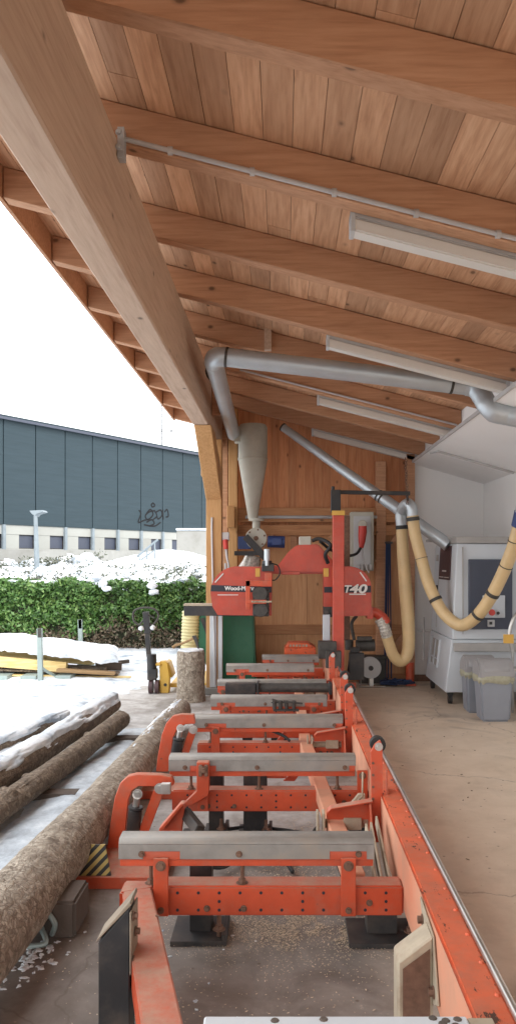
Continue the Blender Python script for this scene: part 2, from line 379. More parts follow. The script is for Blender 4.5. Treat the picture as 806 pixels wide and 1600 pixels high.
M['leafbrown'] = leafmat('dry hedge leaf', [(.07,.055,.035), (.15,.11,.075), (.22,.17,.12), (.06,.10,.04)])
M['leafshrub'] = leafmat('dark shrub leaf', [(.04,.05,.035), (.07,.085,.05), (.10,.11,.075), (.11,.10,.08)])
M['chip'] = leafmat('sawdust chip', [(.52,.41,.29), (.64,.53,.39), (.42,.32,.22)])
# hazard stripes
m, t, b = newmat('yellow black stripe'); M['hazard'] = m; tc = N(t, 'ShaderNodeTexCoord'); sx = N(t, 'ShaderNodeSeparateXYZ'); L(t, tc.outputs['Object'], sx.inputs[0])
s = math_(t, 'FRACT', math_(t, 'MULTIPLY', math_(t, 'SUBTRACT', sx.outputs['X'], sx.outputs['Z']), 20.0))
L(t, mixc(t, math_(t, 'GREATER_THAN', s, .5), (.02,.02,.02), (.45,.33,.10)), b.inputs['Base Color']); b.inputs['Roughness'].default_value = .6
# dark cladding
m, t, b = newmat('slate blue siding'); M['siding'] = m; v = coords(t, (1,1,1), False)
g = noise_(t, coords(t, (.5,.5,6), False), 2, 4)
c = ramp(t, g, [(.3, (.018,.037,.048)), (.7, (.024,.045,.058))])
sx = N(t, 'ShaderNodeSeparateXYZ'); L(t, v, sx.inputs[0])
fr = math_(t, 'FRACT', math_(t, 'MULTIPLY', sx.outputs['Z'], 4.5))
c = mixc(t, ramp(t, fr, [(.0, (.5,)*3), (.12, (0,)*3)]), c, (.012,.026,.036)); L(t, c, b.inputs['Base Color']); b.inputs['Roughness'].default_value = .7
bump(t, b, fr, .5, .03)
# ================================================================== ground, snow
mb = MB(); mb.add([(-300,-120,-.03),(300,-120,-.03),(300,400,-.03),(-300,400,-.03)], [(0,1,2,3)])
struct(mb.build('ground', M['yard'], smooth=0))
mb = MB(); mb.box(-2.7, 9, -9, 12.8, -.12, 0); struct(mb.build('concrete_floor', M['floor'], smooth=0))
def fbm(x, y, s=1.0, o=4):
    return noise.fractal(Vector((x*s, y*s, 3.1)), 1.0, 2.0, o)
def snow_t(x, y):
    n = fbm(x, y, .9)*.7 + fbm(x, y, 4.0)*.25
    e = (-1.75 - x)*1.5                         # thins under the eave
    if y > 9.6: e = max(e, (y-9.9)*1.2)
    strip = 1.25 - abs(x + 1.42 - .03*(y-5))/.26           # slush between the front logs
    if y < 7.4: e = max(e, strip*.7)
    return e + n*.55 - .12
xs = [-60,-40,-28,-20,-15,-12,-10,-9,-8] + [-7.4+.1*i for i in range(20)] + [-5.4+.045*i for i in range(112)]
ys = [1.2+.08*i for i in range(30)] + [3.6+.045*i for i in range(235)] + [14.5, 16, 20, 30, 45, 80]
mb = MB(); vs = []; fs = []
for y in ys:
    for x in xs:
        t_ = max(-1, min(1, snow_t(x, y)))
        z = -.035 + .07*max(t_, -.2) if t_ < .5 else 0.0
        z = .045*min(1, max(-.5, t_*1.4)) + (.016*fbm(x, y, 6, 3)+.02*fbm(x,y,1.5,2))*min(1, max(0, t_*2))
        vs.append((x, y, z - .004))
nx = len(xs)
for j in range(len(ys)-1):
    for i in range(nx-1):
        a = j*nx+i; q = (a, a+1, a+nx+1, a+nx)
        if max(vs[k][2] for k in q) > -.012: fs.append(q)
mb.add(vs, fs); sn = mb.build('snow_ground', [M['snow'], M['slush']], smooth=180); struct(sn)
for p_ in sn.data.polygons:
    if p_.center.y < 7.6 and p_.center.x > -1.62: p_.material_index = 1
# slope behind the hedge
mb = MB(); vs = []; fs = []; nx = 90; ny = 50
def slope_z(x, y):
    k = min(1, max(0, (y-15.2)/9.0)); z = .50 + .86*k + .06*fbm(x, y, .8)
    mound = math.exp(-((x+3.6)/1.7)**2 - ((y-23.5)/3.2)**2)*.62
    return z + mound
for j in range(ny+1):
    for i in range(nx+1):
        x = -14+13.2*i/nx; y = 15+17*j/ny; vs.append((x, y, slope_z(x, y)))
for j in range(ny):
    for i in range(nx):
        a = j*(nx+1)+i; fs.append((a, a+1, a+nx+2, a+nx+1))
mb.add(vs, fs); struct(mb.build('snowy_slope', M['snow'], smooth=180))
mb = MB(); mb.box(-14, -.8, 14.95, 15.0, -.03, .62); struct(mb.build('slope_edge', M['darkblock'], smooth=0))
# ================================================================== the timber shed
SL = .255
def Rz(x): return EYE + 1.835 - SL*x            # height of rafter undersides
shed = thing('timber_shed', (0, 10.5, 0), 'open timber shed with sloping board roof, brown rafters and a boarded end wall', 'shed')
RY = [-5.8, -4.75, -3.7, -2.6, -1.5, -.43, .65, 1.72, 2.79, 3.80, 4.90, 5.94, 7.03, 8.12, 9.25, 10.2, 11.4, 12.6]
RH, RW = .20, .10
for y in RY:
    mb = MB(); xr = 1.87; xl = -1.77
    mb.prism([(xl, y, Rz(xl)), (xr, y, Rz(xr)), (xr, y, Rz(xr)+RH), (xl, y, Rz(xl)+RH)], (0, RW, 0))
    mb.build('rafter', M['rafter'], shed, bevel=.006)
mb = MB(); x = -1.80; k = 0
while x < 6.4:
    wd = .142
    y = -6 - random.random()*2
    while y < 12.75:
        ln = random.choice([4.3, 5.4, 3.3]); y1 = min(12.75, y+ln); y0 = max(-6, y)
        if y1 > y0:
            zz = random.uniform(0, .002)
            a, c = x+.0013, x+wd-.0013
            mb.prism([(a, y0, Rz(a)+RH+.002+zz), (c, y0, Rz(c)+RH+.002+zz), (c, y0, Rz(c)+RH+.026+zz), (a, y0, Rz(a)+RH+.026+zz)], (0, y1-y0-.002, 0))
        y = y1
    x += wd
mb.build('roof_boards', M['board'], shed, smooth=0)
mb = MB(); mb.prism([(-1.83, -6.05, Rz(-1.83)+RH+.032), (6.5, -6.05, Rz(6.5)+RH+.032), (6.5, -6.05, Rz(6.5)+RH+.09), (-1.83, -6.05, Rz(-1.83)+RH+.09)], (0, 18.85, 0))
mb.build('roof_cover', M['black'], shed, smooth=0)
mb = MB(); mb.box(-1.80, -1.775, -6.05, 12.78, Rz(-1.78)-.01, Rz(-1.78)+RH+.02)
mb.build('eave_board', M['rafter'], shed)
BX0, BX1 = -.975, -.802; BZ0, BZ1 = EYE+1.455, Rz(BX1)-.002
mb = MB(); mb.box(BX0, BX1, -6, 12.6, BZ0, BZ1); mb.build('eave_beam', M['glulam'], shed, bevel=.01)
# post under the eave beam, with its knee braces
def post(x0, x1, y0, y1, z1, m='post', z0=0): 
    mb = MB(); mb.box(x0, x1, y0, y1, z0, z1); return mb.build('post', M[m], shed, bevel=.006)
PX0, PX1, PY = -.935, -.735, 9.4
p = post(-.932, -.745, PY, PY+.2, BZ0-.003, z0=.03)
mb = MB()
mb.box(-.885, -.805, PY-.022, PY-.002, .09, 1.03); mb.box(-.785, -.735, PY-.022, PY-.002, .09, 1.03)
mb.each('white_post_board', M['paintedwhite'], p, bevel=.003)
mb = MB(); mb.box(-.96, -.70, PY-.04, PY+.24, 0, .085); mb.build('post_foot', M['concblock'], p, bevel=.008)
mb = MB()
za, zb = EYE+.72, BZ0-.003
mb.prism([(0, PY-.002, za), (0, PY-.002, za+.34), (0, 8.86, zb), (0, 8.38, zb)], (.19, 0, 0))
for q in range(4): pass
mb.v = [v_+Vector((-.935 if v_.z < EYE+1.1 else -.965, 0, 0)) for v_ in mb.v]
mb.build('knee_brace', M['post'], shed, bevel=.008)
mb = MB(); mb.prism([(-1.0, PY+.05, za+.30), (-1.0, PY+.05, zb), (-.94, PY+.05, zb), (-.94, PY+.05, za+.22)], (0, .14, 0))
mb.build('packing_plank', M['post'], shed, bevel=.004)
WY = 10.45
mb = MB(); mb.box(-.72, -.60, 10.22, 10.40, 0, Rz(-.6)); mb.build('corner_post', M['post'], shed, bevel=.006)
mb = MB(); mb.box(-.86, -.73, 10.25, 10.40, 0, Rz(-.75)); mb.build('corner_post', M['rafter'], shed, bevel=.006)
mb = MB(); mb.box(-.715, -.62, 9.9, 10.2, 2.05, 2.33); mb.build('wall_rail_end', M['post'], shed, bevel=.006)
# end wall
mb = MB(); x = -.62
while x < 1.75:
    wd = min(.115, 1.76-x); mb.box(x+.001, x+wd-.001, WY, WY+.024, 2.0, Rz(x+wd)+RH, 0); x += .115
mb.build('wall_boards', M['wallboard'], shed, smooth=0)
for (a, c, z0, z1) in ((-.62, .32, 0, 1.98), (.325, 1.22, 0, 1.98), (1.225, 1.76, 0, 1.98)):
    mb = MB(); mb.box(a, c, WY-.004, WY+.02, z0, z1); mb.build('wall_panel', M['panel'], shed, smooth=0)
mb = MB(); mb.box(-.62, 1.76, WY+.03, WY+.06, 0, 3.4); mb.build('wall_backing', M['wallboard'], shed, smooth=0)
for (z0, z1, d) in ((2.14, 2.33, .11), (1.96, 2.10, .10), (.63, .76, .05), (0, .10, .06)):
    mb = MB(); mb.box(-.60, 1.755, WY-d, WY-.006, z0, z1); mb.build('wall_rail', M['rail_wood'], shed, bevel=.004)
for (a, c, z0, z1, d) in ((1.24, 1.37, .10, 2.95, .13), (.10, .19, 1.5, 1.955, .06), (1.64, 1.755, .10, 3.05, .14)):
    mb = MB(); mb.box(a, c, WY-d, WY-.008, z0, z1); mb.build('wall_stud', M['rafter'], shed, bevel=.004)
for (xa, za_, xb, zb_) in ((-.30, 1.80, -.12, 1.955), (1.24, 1.60, 1.52, 1.95), (.62, 1.955, .86, 1.60), (1.24, .15, 1.6, .62)):
    mb = MB(); mb.beam((xa, WY-.10, za_), (xb, WY-.10, zb_), .06, .06, (0,1,0)); mb.build('wall_brace', M['rafter'], shed, bevel=.004)
mb = MB(); mb.box(-.30, -.22, 5.0, 5.08, Rz(-.2)-.23, Rz(-.2)+.12)
# short hanging stub by the fourth rafter
mb = MB(); mb.box(X_(413,7.0), X_(424,7.0), 6.96, 7.025, Z_(548,7.0), Z_(505,7.0)); mb.build('hanging_block', M['glulam'], shed, bevel=.004)
mb = MB(); mb.box(BX1+.002, BX1+.10, 8.7, 8.76, EYE+1.62, BZ1-.01); mb.build('beam_strut', M['rafter'], shed, bevel=.004)
# metal connector where the conduit leaves the beam
mb = MB(); mb.box(BX1+.003, BX1+.035, 3.74, 3.795, Rz(BX1)-.10, Rz(BX1)+.05); mb.bolt((BX1+.02, 3.70, Rz(BX1))); mb.bolt((BX1+.02, 3.70, Rz(BX1)-.07))
mb.build('metal_bracket', M['galv'], shed, bevel=.003)
# ================================================================== white plastered building that joins the shed
wb = thing('plastered_building', (3.2, 10.6, 0), 'white plastered building with a sloping soffit, joined to the right of the timber shed', 'building')
def Cz(x): return EYE + 1.775 - .285*x
mb = MB(); mb.box(1.762, 6.5, WY-.02, WY+.2, 0, Cz(1.76)+.2); mb.build('rear_wall', M['plaster'], wb)
mb = MB(); mb.box(2.70, 2.9, 6.9, WY-.022, 0, Cz(2.7)+.1); mb.build('side_wall', M['plaster'], wb)
mb = MB(); mb.box(1.765, 2.69, WY-.045, WY-.023, 0, .09); mb.build('skirting', M['rust'], wb)
mb = MB(); mb.prism([(1.73, -3.9, Cz(1.73)), (6.5, -3.9, Cz(6.5)), (6.5, -3.9, Cz(6.5)+.02), (1.73, -3.9, Cz(1.73)+.02)], (0, WY+3.88, 0)); mb.build('soffit', M['plaster'], wb)
mb = MB(); mb.prism([(1.873, -3.9, Cz(1.873)+.022), (1.93, -3.9, Cz(1.93)+.022), (1.93, -3.9, Rz(1.93)+RH), (1.873, -3.9, Rz(1.873)+RH)], (0, WY+3.86, 0)); mb.build('fascia', M['plaster'], wb)
mb = MB(); mb.box(1.714, 1.728, 3, WY-.05, Cz(1.73)-.006, Cz(1.73)+.03); mb.build('edge_trim', M['conduit'], wb)
# ================================================================== far building with slate blue siding
fb0 = Vector((-8.77, 24.0, 0)); fdir = Vector((5.44, 9.0, 0)); flen = fdir.length; fu = fdir.normalized(); fn = Vector((fu.y, -fu.x, 0))   # fn: towards the camera side
hall = thing('industrial_hall', tuple(fb0), 'long industrial hall clad in slate blue siding over a white base with small dark windows', 'building')
def fpt(s, o, z): p_ = fb0 + fu*s + fn*o; return Vector((p_.x, p_.y, z))
def fbox(mb, s0, s1, o0, o1, z0, z1):
    P = [fpt(s0,o0,z0), fpt(s1,o0,z0), fpt(s1,o1,z0), fpt(s0,o1,z0)]
    P += [Vector((q.x, q.y, z1)) for q in P]
    mb.add(P, [(0,3,2,1),(4,5,6,7),(0,1,5,4),(1,2,6,5),(2,3,7,6),(3,0,4,7)]); return mb
W_ = flen*.1205; s0 = flen*.01 - 5*W_
mb = MB(); fbox(mb, s0, s0+24*W_, -9, -.06, 0, 6.0); mb.build('wall_core', M['black'], hall, smooth=0)
for k in range(24):
    a = s0 + k*W_; mb = MB(); fbox(mb, a+.02, a+W_-.02, -.05, .04, 2.72, 6.06); mb.build('cladding_panel', M['siding'], hall, smooth=0)
mb = MB(); fbox(mb, s0, s0+24*W_, -9.1, .09, 6.065, 6.13); mb.build('roof_edge', M['siding'], hall, smooth=0)
mb = MB(); fbox(mb, s0, s0+24*W_, -.05, .01, 2.42, 2.715); fbox(mb, s0, s0+24*W_, -.05, .01, 1.3, 1.97)
for k in range(24):
    a = s0+k*W_; fbox(mb, a, a+W_*.50, -.05, .0, 1.972, 2.418)
mb.each('white_base_wall', M['basewall'], hall, smooth=0)
for k in range(24):
    a = s0+k*W_
    mb = MB(); fbox(mb, a-.05, a+.05, .012, .10, 1.5, 2.715); mb.build('pilaster', M['lampgrey'], hall, smooth=0)
    mb = MB(); fbox(mb, a+W_*.502, a+W_-.052, -.052, -.045, 1.975, 2.415); wn_ = mb.build('window', M['darkpanel'], hall, smooth=0)
    mb = MB()
    fbox(mb, a+W_*.502, a+W_-.052, -.044, -.02, 1.975, 1.995); fbox(mb, a+W_*.502, a+W_-.052, -.044, -.02, 2.395, 2.415)
    mb.each('window_frame', M['black'], wn_, smooth=0)
mb = MB(); fbox(mb, s0, s0+24*W_, .095, .16, 5.98, 6.06); mb.build('gutter', M['darkpanel'], hall, smooth=0)
# graffiti tag on the siding: built as thin painted strokes
def stroke(mb, pts, r):
    pts = spline(pts, 5); 
    for a, c in zip(pts, pts[1:]): mb.beam(a, c, r, .006, tuple(fn))
def fpx(px, py):      # point of the facade plane seen at px,py
    kx = (px-VX)/F; # solve (fb0.x+fu.x s) = kx (fb0.y+fu.y s)
    s_ = (kx*fb0.y - fb0.x + .05*0)/(fu.x - kx*fu.y); p_ = fb0+fu*s_ ; p_ = p_ + fn*.047; return Vector((p_.x, p_.y, Z_(py, p_.y)))
mb = MB()
GP = ([(216,797),(219,803),(215,816),(224,813),(233,811)], [(228,802),(234,796),(238,804),(230,812),(226,806),(232,800),(240,798)], [(240,797),(244,806),(238,812)],
          [(243,800),(250,797),(252,805),(246,811),(244,806)], [(253,796),(254,812)], [(256,800),(260,796),(262,806),(258,808)], [(228,816),(236,812),(240,818),(232,822)], [(224,820),(240,822),(250,816)],
          [(235,789),(238,786),(241,790),(237,792),(235,789)])
for P in GP:
    mb = MB(); stroke(mb, [fpx(*q) for q in P], .055)
    mb.build('graffiti_stroke', M['spray'], hall, smooth=0)
# retaining wall in front of it
mb = MB(); fbox(mb, s0, flen*.72, .9, 1.15, .6, 1.93); tag(mb.build('retaining_wall', M['concblock'], loc=(-8, 24, .6)), 'low grey concrete retaining wall running below the white base of the blue hall', 'wall')
mb = MB(); mb.box(X_(276,24), X_(345,24), 24, 24.8, 1.2, Z_(829,24)); cb = mb.build('concrete_wall', M['concblock'], loc=(-2.6, 24.4, 1.2), bevel=.02)
tag(cb, 'short pale concrete wall with snow on top, beside the shed post', 'wall')
mb = MB(); mb.box(X_(275,24), X_(346,24), 23.96, 24.84, Z_(829,24)+.002, Z_(826.5,24)+.02); mb.build('snow_cap', M['snow'], cb, bevel=.02)
mb = MB(); mb.box(X_(232,22.0), X_(340,22.0), 21.6, 23.6, 0.8, Z_(855,22))
# stair railing
rl = thing('stair_railing', (X_(230,22), 22, 1.5), 'pale metal stair railing standing in the snow below the blue hall', 'railing')
mb = MB()
for px in (218, 230, 242): mb.cyl(at(px, 880, 22), at(px, 866-(px-218)*.75, 22), .02, n=8)
mb.each('baluster', M['lampgrey'], rl)
mb = MB(); mb.ring_tube([at(214,870,22), at(242,847,22), at(247,843,22)], .03, 8); mb.build('handrail', M['lampgrey'], rl)
mb = MB(); mb.ring_tube([at(216,878,22), at(244,858,22)], .02, 8); mb.build('lower_rail', M['lampgrey'], rl)
# street lamp
sl_ = thing('street_lamp', (X_(57.5,20), 20, .9), 'pale grey street lamp with a flat double head standing before the blue hall', 'street lamp')
mb = MB(); mb.ring_tube([at(59,905,20), at(56,806,20)], [.075,.05], 12); mb.build('pole', M['lampgrey'], sl_)
mb = MB(); mb.prism([at(46,798,20), at(67,797,20), at(69,800,20), at(58,803,20), at(55,807,20), at(50,803,20)], (0,.35,0)); mb.build('lamp_head', M['lampgrey'], sl_, bevel=.01)
# far masts with cross arms
for (px, top) in ((253, 612), (268, 642)):
    r = thing('power_pylon', (X_(px,120), 120, 0), {253: 'thin pale power mast rising above the blue hall, the left of two', 268: 'thin pale power mast above the blue hall, the right of two, nearest the eave'}[px], 'pylon', 'power masts behind the hall')
    mb = MB(); mb.ring_tube([at(px,880,120), at(px,top,120)], [.14,.07], 6)
    for z in range(620, 700, 9): mb.beam(at(px-1.2,z,120), at(px+1.2,z+4,120), .08, .08, (0,1,0))
    mb.build('mast', M['pylon'], r)
    mb = MB(); mb.beam(at(px-28,670+(px-253)*.2,120), at(px+22,673+(px-253)*.2,120), .12, .12, (0,0,1)); mb.beam(at(px-24,618+(px-253),120), at(px+8,620+(px-253),120), .08, .08, (0,0,1)); mb.build('cross_arm', M['pylon'], r)
# ================================================================== hedge
def leaves(mb_v, mb_f, p, s, nrm=None):
    a = Vector((random.gauss(0,1), random.gauss(0,1), random.gauss(0,1))).normalized()
    b_ = a.cross(Vector((random.gauss(0,1), random.gauss(0,1), random.gauss(0,1)))).normalized()
    i = len(mb_v); mb_v += [p-a*s, p+b_*s*.45, p+a*s, p-b_*s*.45]; mb_f.append((i, i+1, i+2, i+3))
hd = thing('hedge', (-4.4, 14.2, 0), 'clipped leafy green hedge with brown bare lower branches along the snowy yard', 'hedge')
def hedge_top(x): return 1.24 + .10*fbm(x, 0, 1.1) + .05*fbm(x, 5, 5)
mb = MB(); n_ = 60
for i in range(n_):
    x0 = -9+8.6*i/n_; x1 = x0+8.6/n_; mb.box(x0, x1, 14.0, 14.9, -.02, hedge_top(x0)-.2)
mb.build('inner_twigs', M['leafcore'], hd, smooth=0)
gv, gf, bv, bf = [], [], [], []
for i in range(62000):
    x = random.uniform(-8.6, -.45); zt = hedge_top(x); z = random.uniform(-.02, 1)**1.0*zt
    dep = abs(random.gauss(0, .10)); bulge = .12*fbm(x, z*2.2, 1.7) + .06*fbm(x, z*2+9, 6)
    if random.random() < .78: p_ = Vector((x, 13.86 - bulge + dep, z))
    else: p_ = Vector((x, random.uniform(13.8, 14.95), zt - abs(random.gauss(0, .08)) + .05*fbm(x, z, 5)))
    br = p_.z < .36 + .07*(x+4.5)*.6 + .26*fbm(x, 2.2, .9) + random.gauss(0, .08)
    clear = fbm(x, p_.z, 3.2) < -.42
    if clear and random.random() < .75: continue
    if br:
        if random.random() < .6: leaves(bv, bf, p_, random.uniform(.02, .045))
    else: leaves(gv, gf, p_, random.uniform(.028, .055))
mb = MB(); mb.add(gv, gf); mb.build('foliage', M['leaf'], hd, smooth=0)
mb = MB(); mb.add(bv, bf); mb.build('dry_branches', M['leafbrown'], hd, smooth=0)
# snow-laden shrubs on the slope: lumps of snow with leaves showing between
ico = bmesh.new(); bmesh.ops.create_icosphere(ico, subdivisions=2, radius=1.0); icv = [v_.co.copy() for v_ in ico.verts]; icf = [tuple(q.index for q in f.verts) for f in ico.faces]; ico.free()
def lump(mb, c, rx, ry, rz, amp=.35):
    sd = random.random()*50; vs = []
    for q in icv:
        d = 1 + amp*noise.noise(q*1.6+Vector((sd,0,0))) + amp*.5*noise.noise(q*4+Vector((0,sd,0)))
        vs.append(Vector((c[0]+q.x*rx*d, c[1]+q.y*ry*d, c[2]+q.z*rz*d)))
    mb.add(vs, icf)
mb = MB(); lv, lf = [], []
for i in range(1350):
    y = 15.0 + 7.5*random.random()**1.2; x = random.uniform(-.40*y-.6, -.05*y-.4)
    if y > 20 and x > -5.2: continue
    g_ = fbm(x, y, .7)
    z = slope_z(x, y); hh = .24 + .22*max(0, .4+g_)
    if fbm(x, y, 1.3) > -.15 and random.random() < .8: 
        r = random.choice([.08,.12,.16,.22,.30])*random.uniform(.8,1.2); lump(mb, (x, y, z+hh*random.uniform(.3, 1)), r*1.2, r, r*.65, .8)
    for q in range(40): leaves(lv, lf, Vector((x+random.gauss(0,.17), y+random.gauss(0,.14), z+random.uniform(-.05, hh+.10))), random.uniform(.03, .055))
tag(mb.build('shrub_snow', M['snow'], smooth=180, loc=(-4, 16, .6)), 'lumps of fresh snow lying on the low shrubs above the hedge', 'snow', kind='stuff')
mb = MB(); mb.add(lv, lf); tag(mb.build('low_shrubs', M['leafshrub'], smooth=0, loc=(-4, 16, .6)), 'dark low shrubs showing through the snow above the hedge', 'shrubs', kind='stuff')
mb = MB()
for i in range(45):
    x = random.uniform(-6.5,-.6); lump(mb, (x, random.uniform(13.95, 14.6), hedge_top(x)+.0), random.uniform(.04,.16), .12, random.uniform(.02,.05), .6)
for (px, py) in ((160, 912), (166, 920), (152, 903), (238, 915), (240, 925)): lump(mb, at(px, py, 13.8), .09, .05, .06, .6)
mb.each('snow_patch', M['snow'], hd, smooth=180)
# ================================================================== sawmill
mill = thing('sawmill', (0, 5.5, 0), 'long orange-red portable band sawmill, its bed of steel-topped bunks running away across the floor', 'sawmill')
# main rail with the track rod
RX0, RX1, RZ0, RZ1 = .494, .600, .21, .46
mb = MB(); mb.box(RX0, RX1, 1.2, 9.7, RZ0, RZ1); mb.add([(RX0-.0015,1.2,RZ0+.004),(RX0-.0015,9.7,RZ0+.004),(RX0-.0015,9.7,RZ1-.006),(RX0-.0015,1.2,RZ1-.006)], [(0,1,2,3)], 1)
rail = mb.build('main_rail', [M['redrail'], M['dustred']], mill, bevel=.008, seg=2)
mb = MB(); mb.cyl((.603, 1.2, RZ1+.012), (.603, 9.7, RZ1+.012), .0105, n=16); mb.build('track_rod', M['steel'], rail)
mb = MB()
y = 1.6
while y < 9.5: mb.ring_tube([(.584, y, RZ1), (.584, y, RZ1+.006)], [.009,.006], 8); y += .17
mb.each('weld_bead', M['redrail'], rail)
# bunks: stainless cover, flange, end tabs, cross beam
def hexb(mb, x, y, z, r=.013, d=(0,-1,0)): mb.bolt((x, y, z), d, r, .010)
def bunk(Y, xl, xr, tabs, beamx, beam=True, top=.51):
    z = top
    mb = MB(); prof = [(Y-.002, z-.088), (Y-.002, z-.026), (Y+.010, z-.004), (Y+.075, z), (Y+.075, z-.09), (Y+.055, z-.09)]
    mb.prism([(xl, a, c) for a, c in prof], (xr-xl, 0, 0)); 
    bk = mb.build('bunk', M['red'], mill, bevel=.0015)
    mb = MB(); e = .003
    prof = [(Y-.005, z-.08), (Y-.005, z-.022), (Y+.007, z-.001), (Y+.078, z+.003), (Y+.078, z-.05)]
    # cover: front face leaves notches over the tabs
    mb.prism([(xl-.004, a, c) for a, c in prof[1:]], (xr-xl+.008, 0, 0))
    edges = [xl-.004]
    for t_ in tabs: edges += [t_-.075, t_+.075]
    edges.append(xr+.004)
    for a, c in zip(edges[::2], edges[1::2]):
        if c > a: mb.box(a, c, Y-.0055, Y+.012, z-.084, z-.0235)
    mb.box(xl-.0035, xr+.0035, Y-.0050, Y+.010, z-.052, z-.0238)
    cv = mb.build('steel_cover', M['bunk'], bk, bevel=.001)
    mb = MB()
    for x in (xl+.09, (xl+xr)/2-.03, xr-.06): hexb(mb, x, Y-.006, z-.062, .009)
    mb.each('cover_bolt', M['rust'], cv)
    mb = MB(); mb.box(xl, xr, Y+.004, Y+.06, z-.115, z-.0885); mb.build('flange', M['red'], bk, bevel=.002)
    for x in tabs:
        mb = MB(); mb.box(x-.030, x+.030, Y-.020, Y-.0075, z-.31 if beam else z-.14, z-.075)
        tb = mb.build('mounting_tab', M['red'], bk, bevel=.002)
        mb = MB(); hexb(mb, x, Y-.0205, z-.105, .014); hexb(mb, x, Y-.0205, z-.285, .009); mb.each('tab_bolt', M['rust'], tb)
    mb = MB()
    for x in ((xl*.5+xr*.5)-.02, xl+.12, xr-.10):
        mb.ring_tube([(x, Y+.04, z-.205), (x, Y+.04, z-.11)], .008, 8); mb.bolt((x, Y+.04, z-.2), (0,0,1), .017, .016)
    mb.each('levelling_bolt', M['rust'], bk)
    if beam:
        mb = MB(); b0, b1 = beamx; mb.box(b0, b1, Y+.006, Y+.11, .19, .312)
        cb = mb.build('cross_beam', M['red'], mill, bevel=.008, seg=2)
        mb = MB()
        n_ = int((b1-b0)/.085)
        for i in range(n_):
            x = b0+.09+i*.085
            if x > b1-.03 or min([abs(x-t_) for t_ in tabs]+[9]) < .045: continue
            for zz in (.285, .215) if i % 4 != 2 else (.25, .215, .285): mb.ring_tube([(x, Y+.007, zz), (x, Y+.0045, zz)], .0065, 10)
        mb.build('bolt_holes', M['decalblack'], cb)
        mb = MB()
        for x in (b1-.22, b1-.14): hexb(mb, x, Y+.005, .245+.0*x, .009)
        for x in (b0+.21, b0+.36): hexb(mb, x, Y+.005, .222, .009)
        mb.each('beam_bolt', M['rust'], cb)
    return bk
BK = [(3.155,-.664,.367,(-.494,.265),(-.52,RX0-.002),True), (4.46,-.653,.415,(-.46,.455),(-.64,RX0-.002),True),
      (5.60,-.644,.43,(-.485,.45),(-.62,RX0-.002),True), (6.41,-.594,.36,(-.47,.255),(-.58,RX0-.002),True),
      (7.25,-.612,.40,(-.56,),(-.58,RX0-.002),True), (8.35,-.608,.33,(-.44,),(-.5,RX0-.002),True), (9.13,-.242,.42,(-.18,),(-.2,RX0-.002),True)]
for a in BK: bunk(*a)
# near end: white plank-like bunk top in front
mb = MB(); mb.box(-.195, .455, 1.84, 1.925, .47, .513); nb = mb.build('front_bunk', M['paintedwhite'], mill, bevel=.004)
mb = MB(); mb.box(.457, .52, 1.84, 1.925, .462, .509); mb.build('bunk_end_block', M['creamdirty'], nb, bevel=.003)
mb = MB()
for x, y in ((.37,1.915),(.40,1.905),(.39,1.893),(.43,1.91),(.42,1.885),(.10,1.91),(-.02,1.905)): mb.ring_tube([(x,y,.5125),(x,y,.516)], [.012,.008], 8)
mb.build('bark_crumbs', M['darkblock'], nb)
# tongue beams converging to the hitch
mb = MB(); mb.beam((-.592, 3.14, .252), (-.21, 1.72, .252), .118, .118); mb.prism([(-.655,3.10,.19),(-.53,3.15,.19),(-.53,3.22,.19),(-.655,3.22,.19)], (0,0,.122)); tg = mb.build('tongue_beam', M['red'], mill, bevel=.006, seg=2)
mb = MB()
for y, z in ((2.60,.45),(2.64,.38),(2.60,.30)): mb.bolt((-.502, y, z), (1,0,0), .011, .012)
mb.ring_tube([(-.47, 2.9, .3115), (-.47, 2.9, .313)], .008, 10)
mb.each('beam_bolt', M['rust'], tg)
# near left stabiliser leg
mb = MB(); mb.prism([(-.617,2.68,0.02),(-.512,2.68,0.02),(-.512,2.68,.485),(-.617,2.68,.365)], (0,-.09,0)); lg = mb.build('stabiliser_leg', M['black'], mill, bevel=.004)
mb = MB(); mb.prism([(-.628,2.70,.362),(-.620,2.70,.378),(-.510,2.70,.505),(-.506,2.70,.490)], (0,-.11,0)); mb.box(-.511,-.505,2.58,2.70,.26,.47); mb.build('leg_cap', M['dustcap'], lg, bevel=.002)
mb = MB(); mb.box(-.63,-.50,2.56,2.70,0,.018); mb.build('foot_plate', M['black'], lg, bevel=.002)
# near right outrigger bracket
mb = MB(); mb.prism([(RX0-.004,2.74,.455),(RX0-.004,2.50,.43),(RX0-.004,2.42,.25),(RX0-.004,2.52,.20)], (-.007,0,0)); br = mb.build('outrigger_bracket', M['creamdirty'], mill, bevel=.002)
mb = MB(); mb.prism([(.372,2.50,.02),(.372,2.50,.345),(.484,2.50,.43),(.484,2.50,.02)], (0,.11,0)); mb.build('outrigger_leg', M['creamdirty'], br, bevel=.005)
mb = MB(); mb.prism([(.386,2.497,.02),(.386,2.497,.325),(.474,2.497,.39),(.474,2.497,.02)], (0,.002,0)); mb.build('open_channel', M['rust'], br)
mb = MB()
for y, z in ((2.68,.40),(2.52,.37),(2.48,.26)): mb.bolt((RX0-.012, y, z), (-1,0,0), .013, .014)
mb.each('bracket_bolt', M['rust'], br)
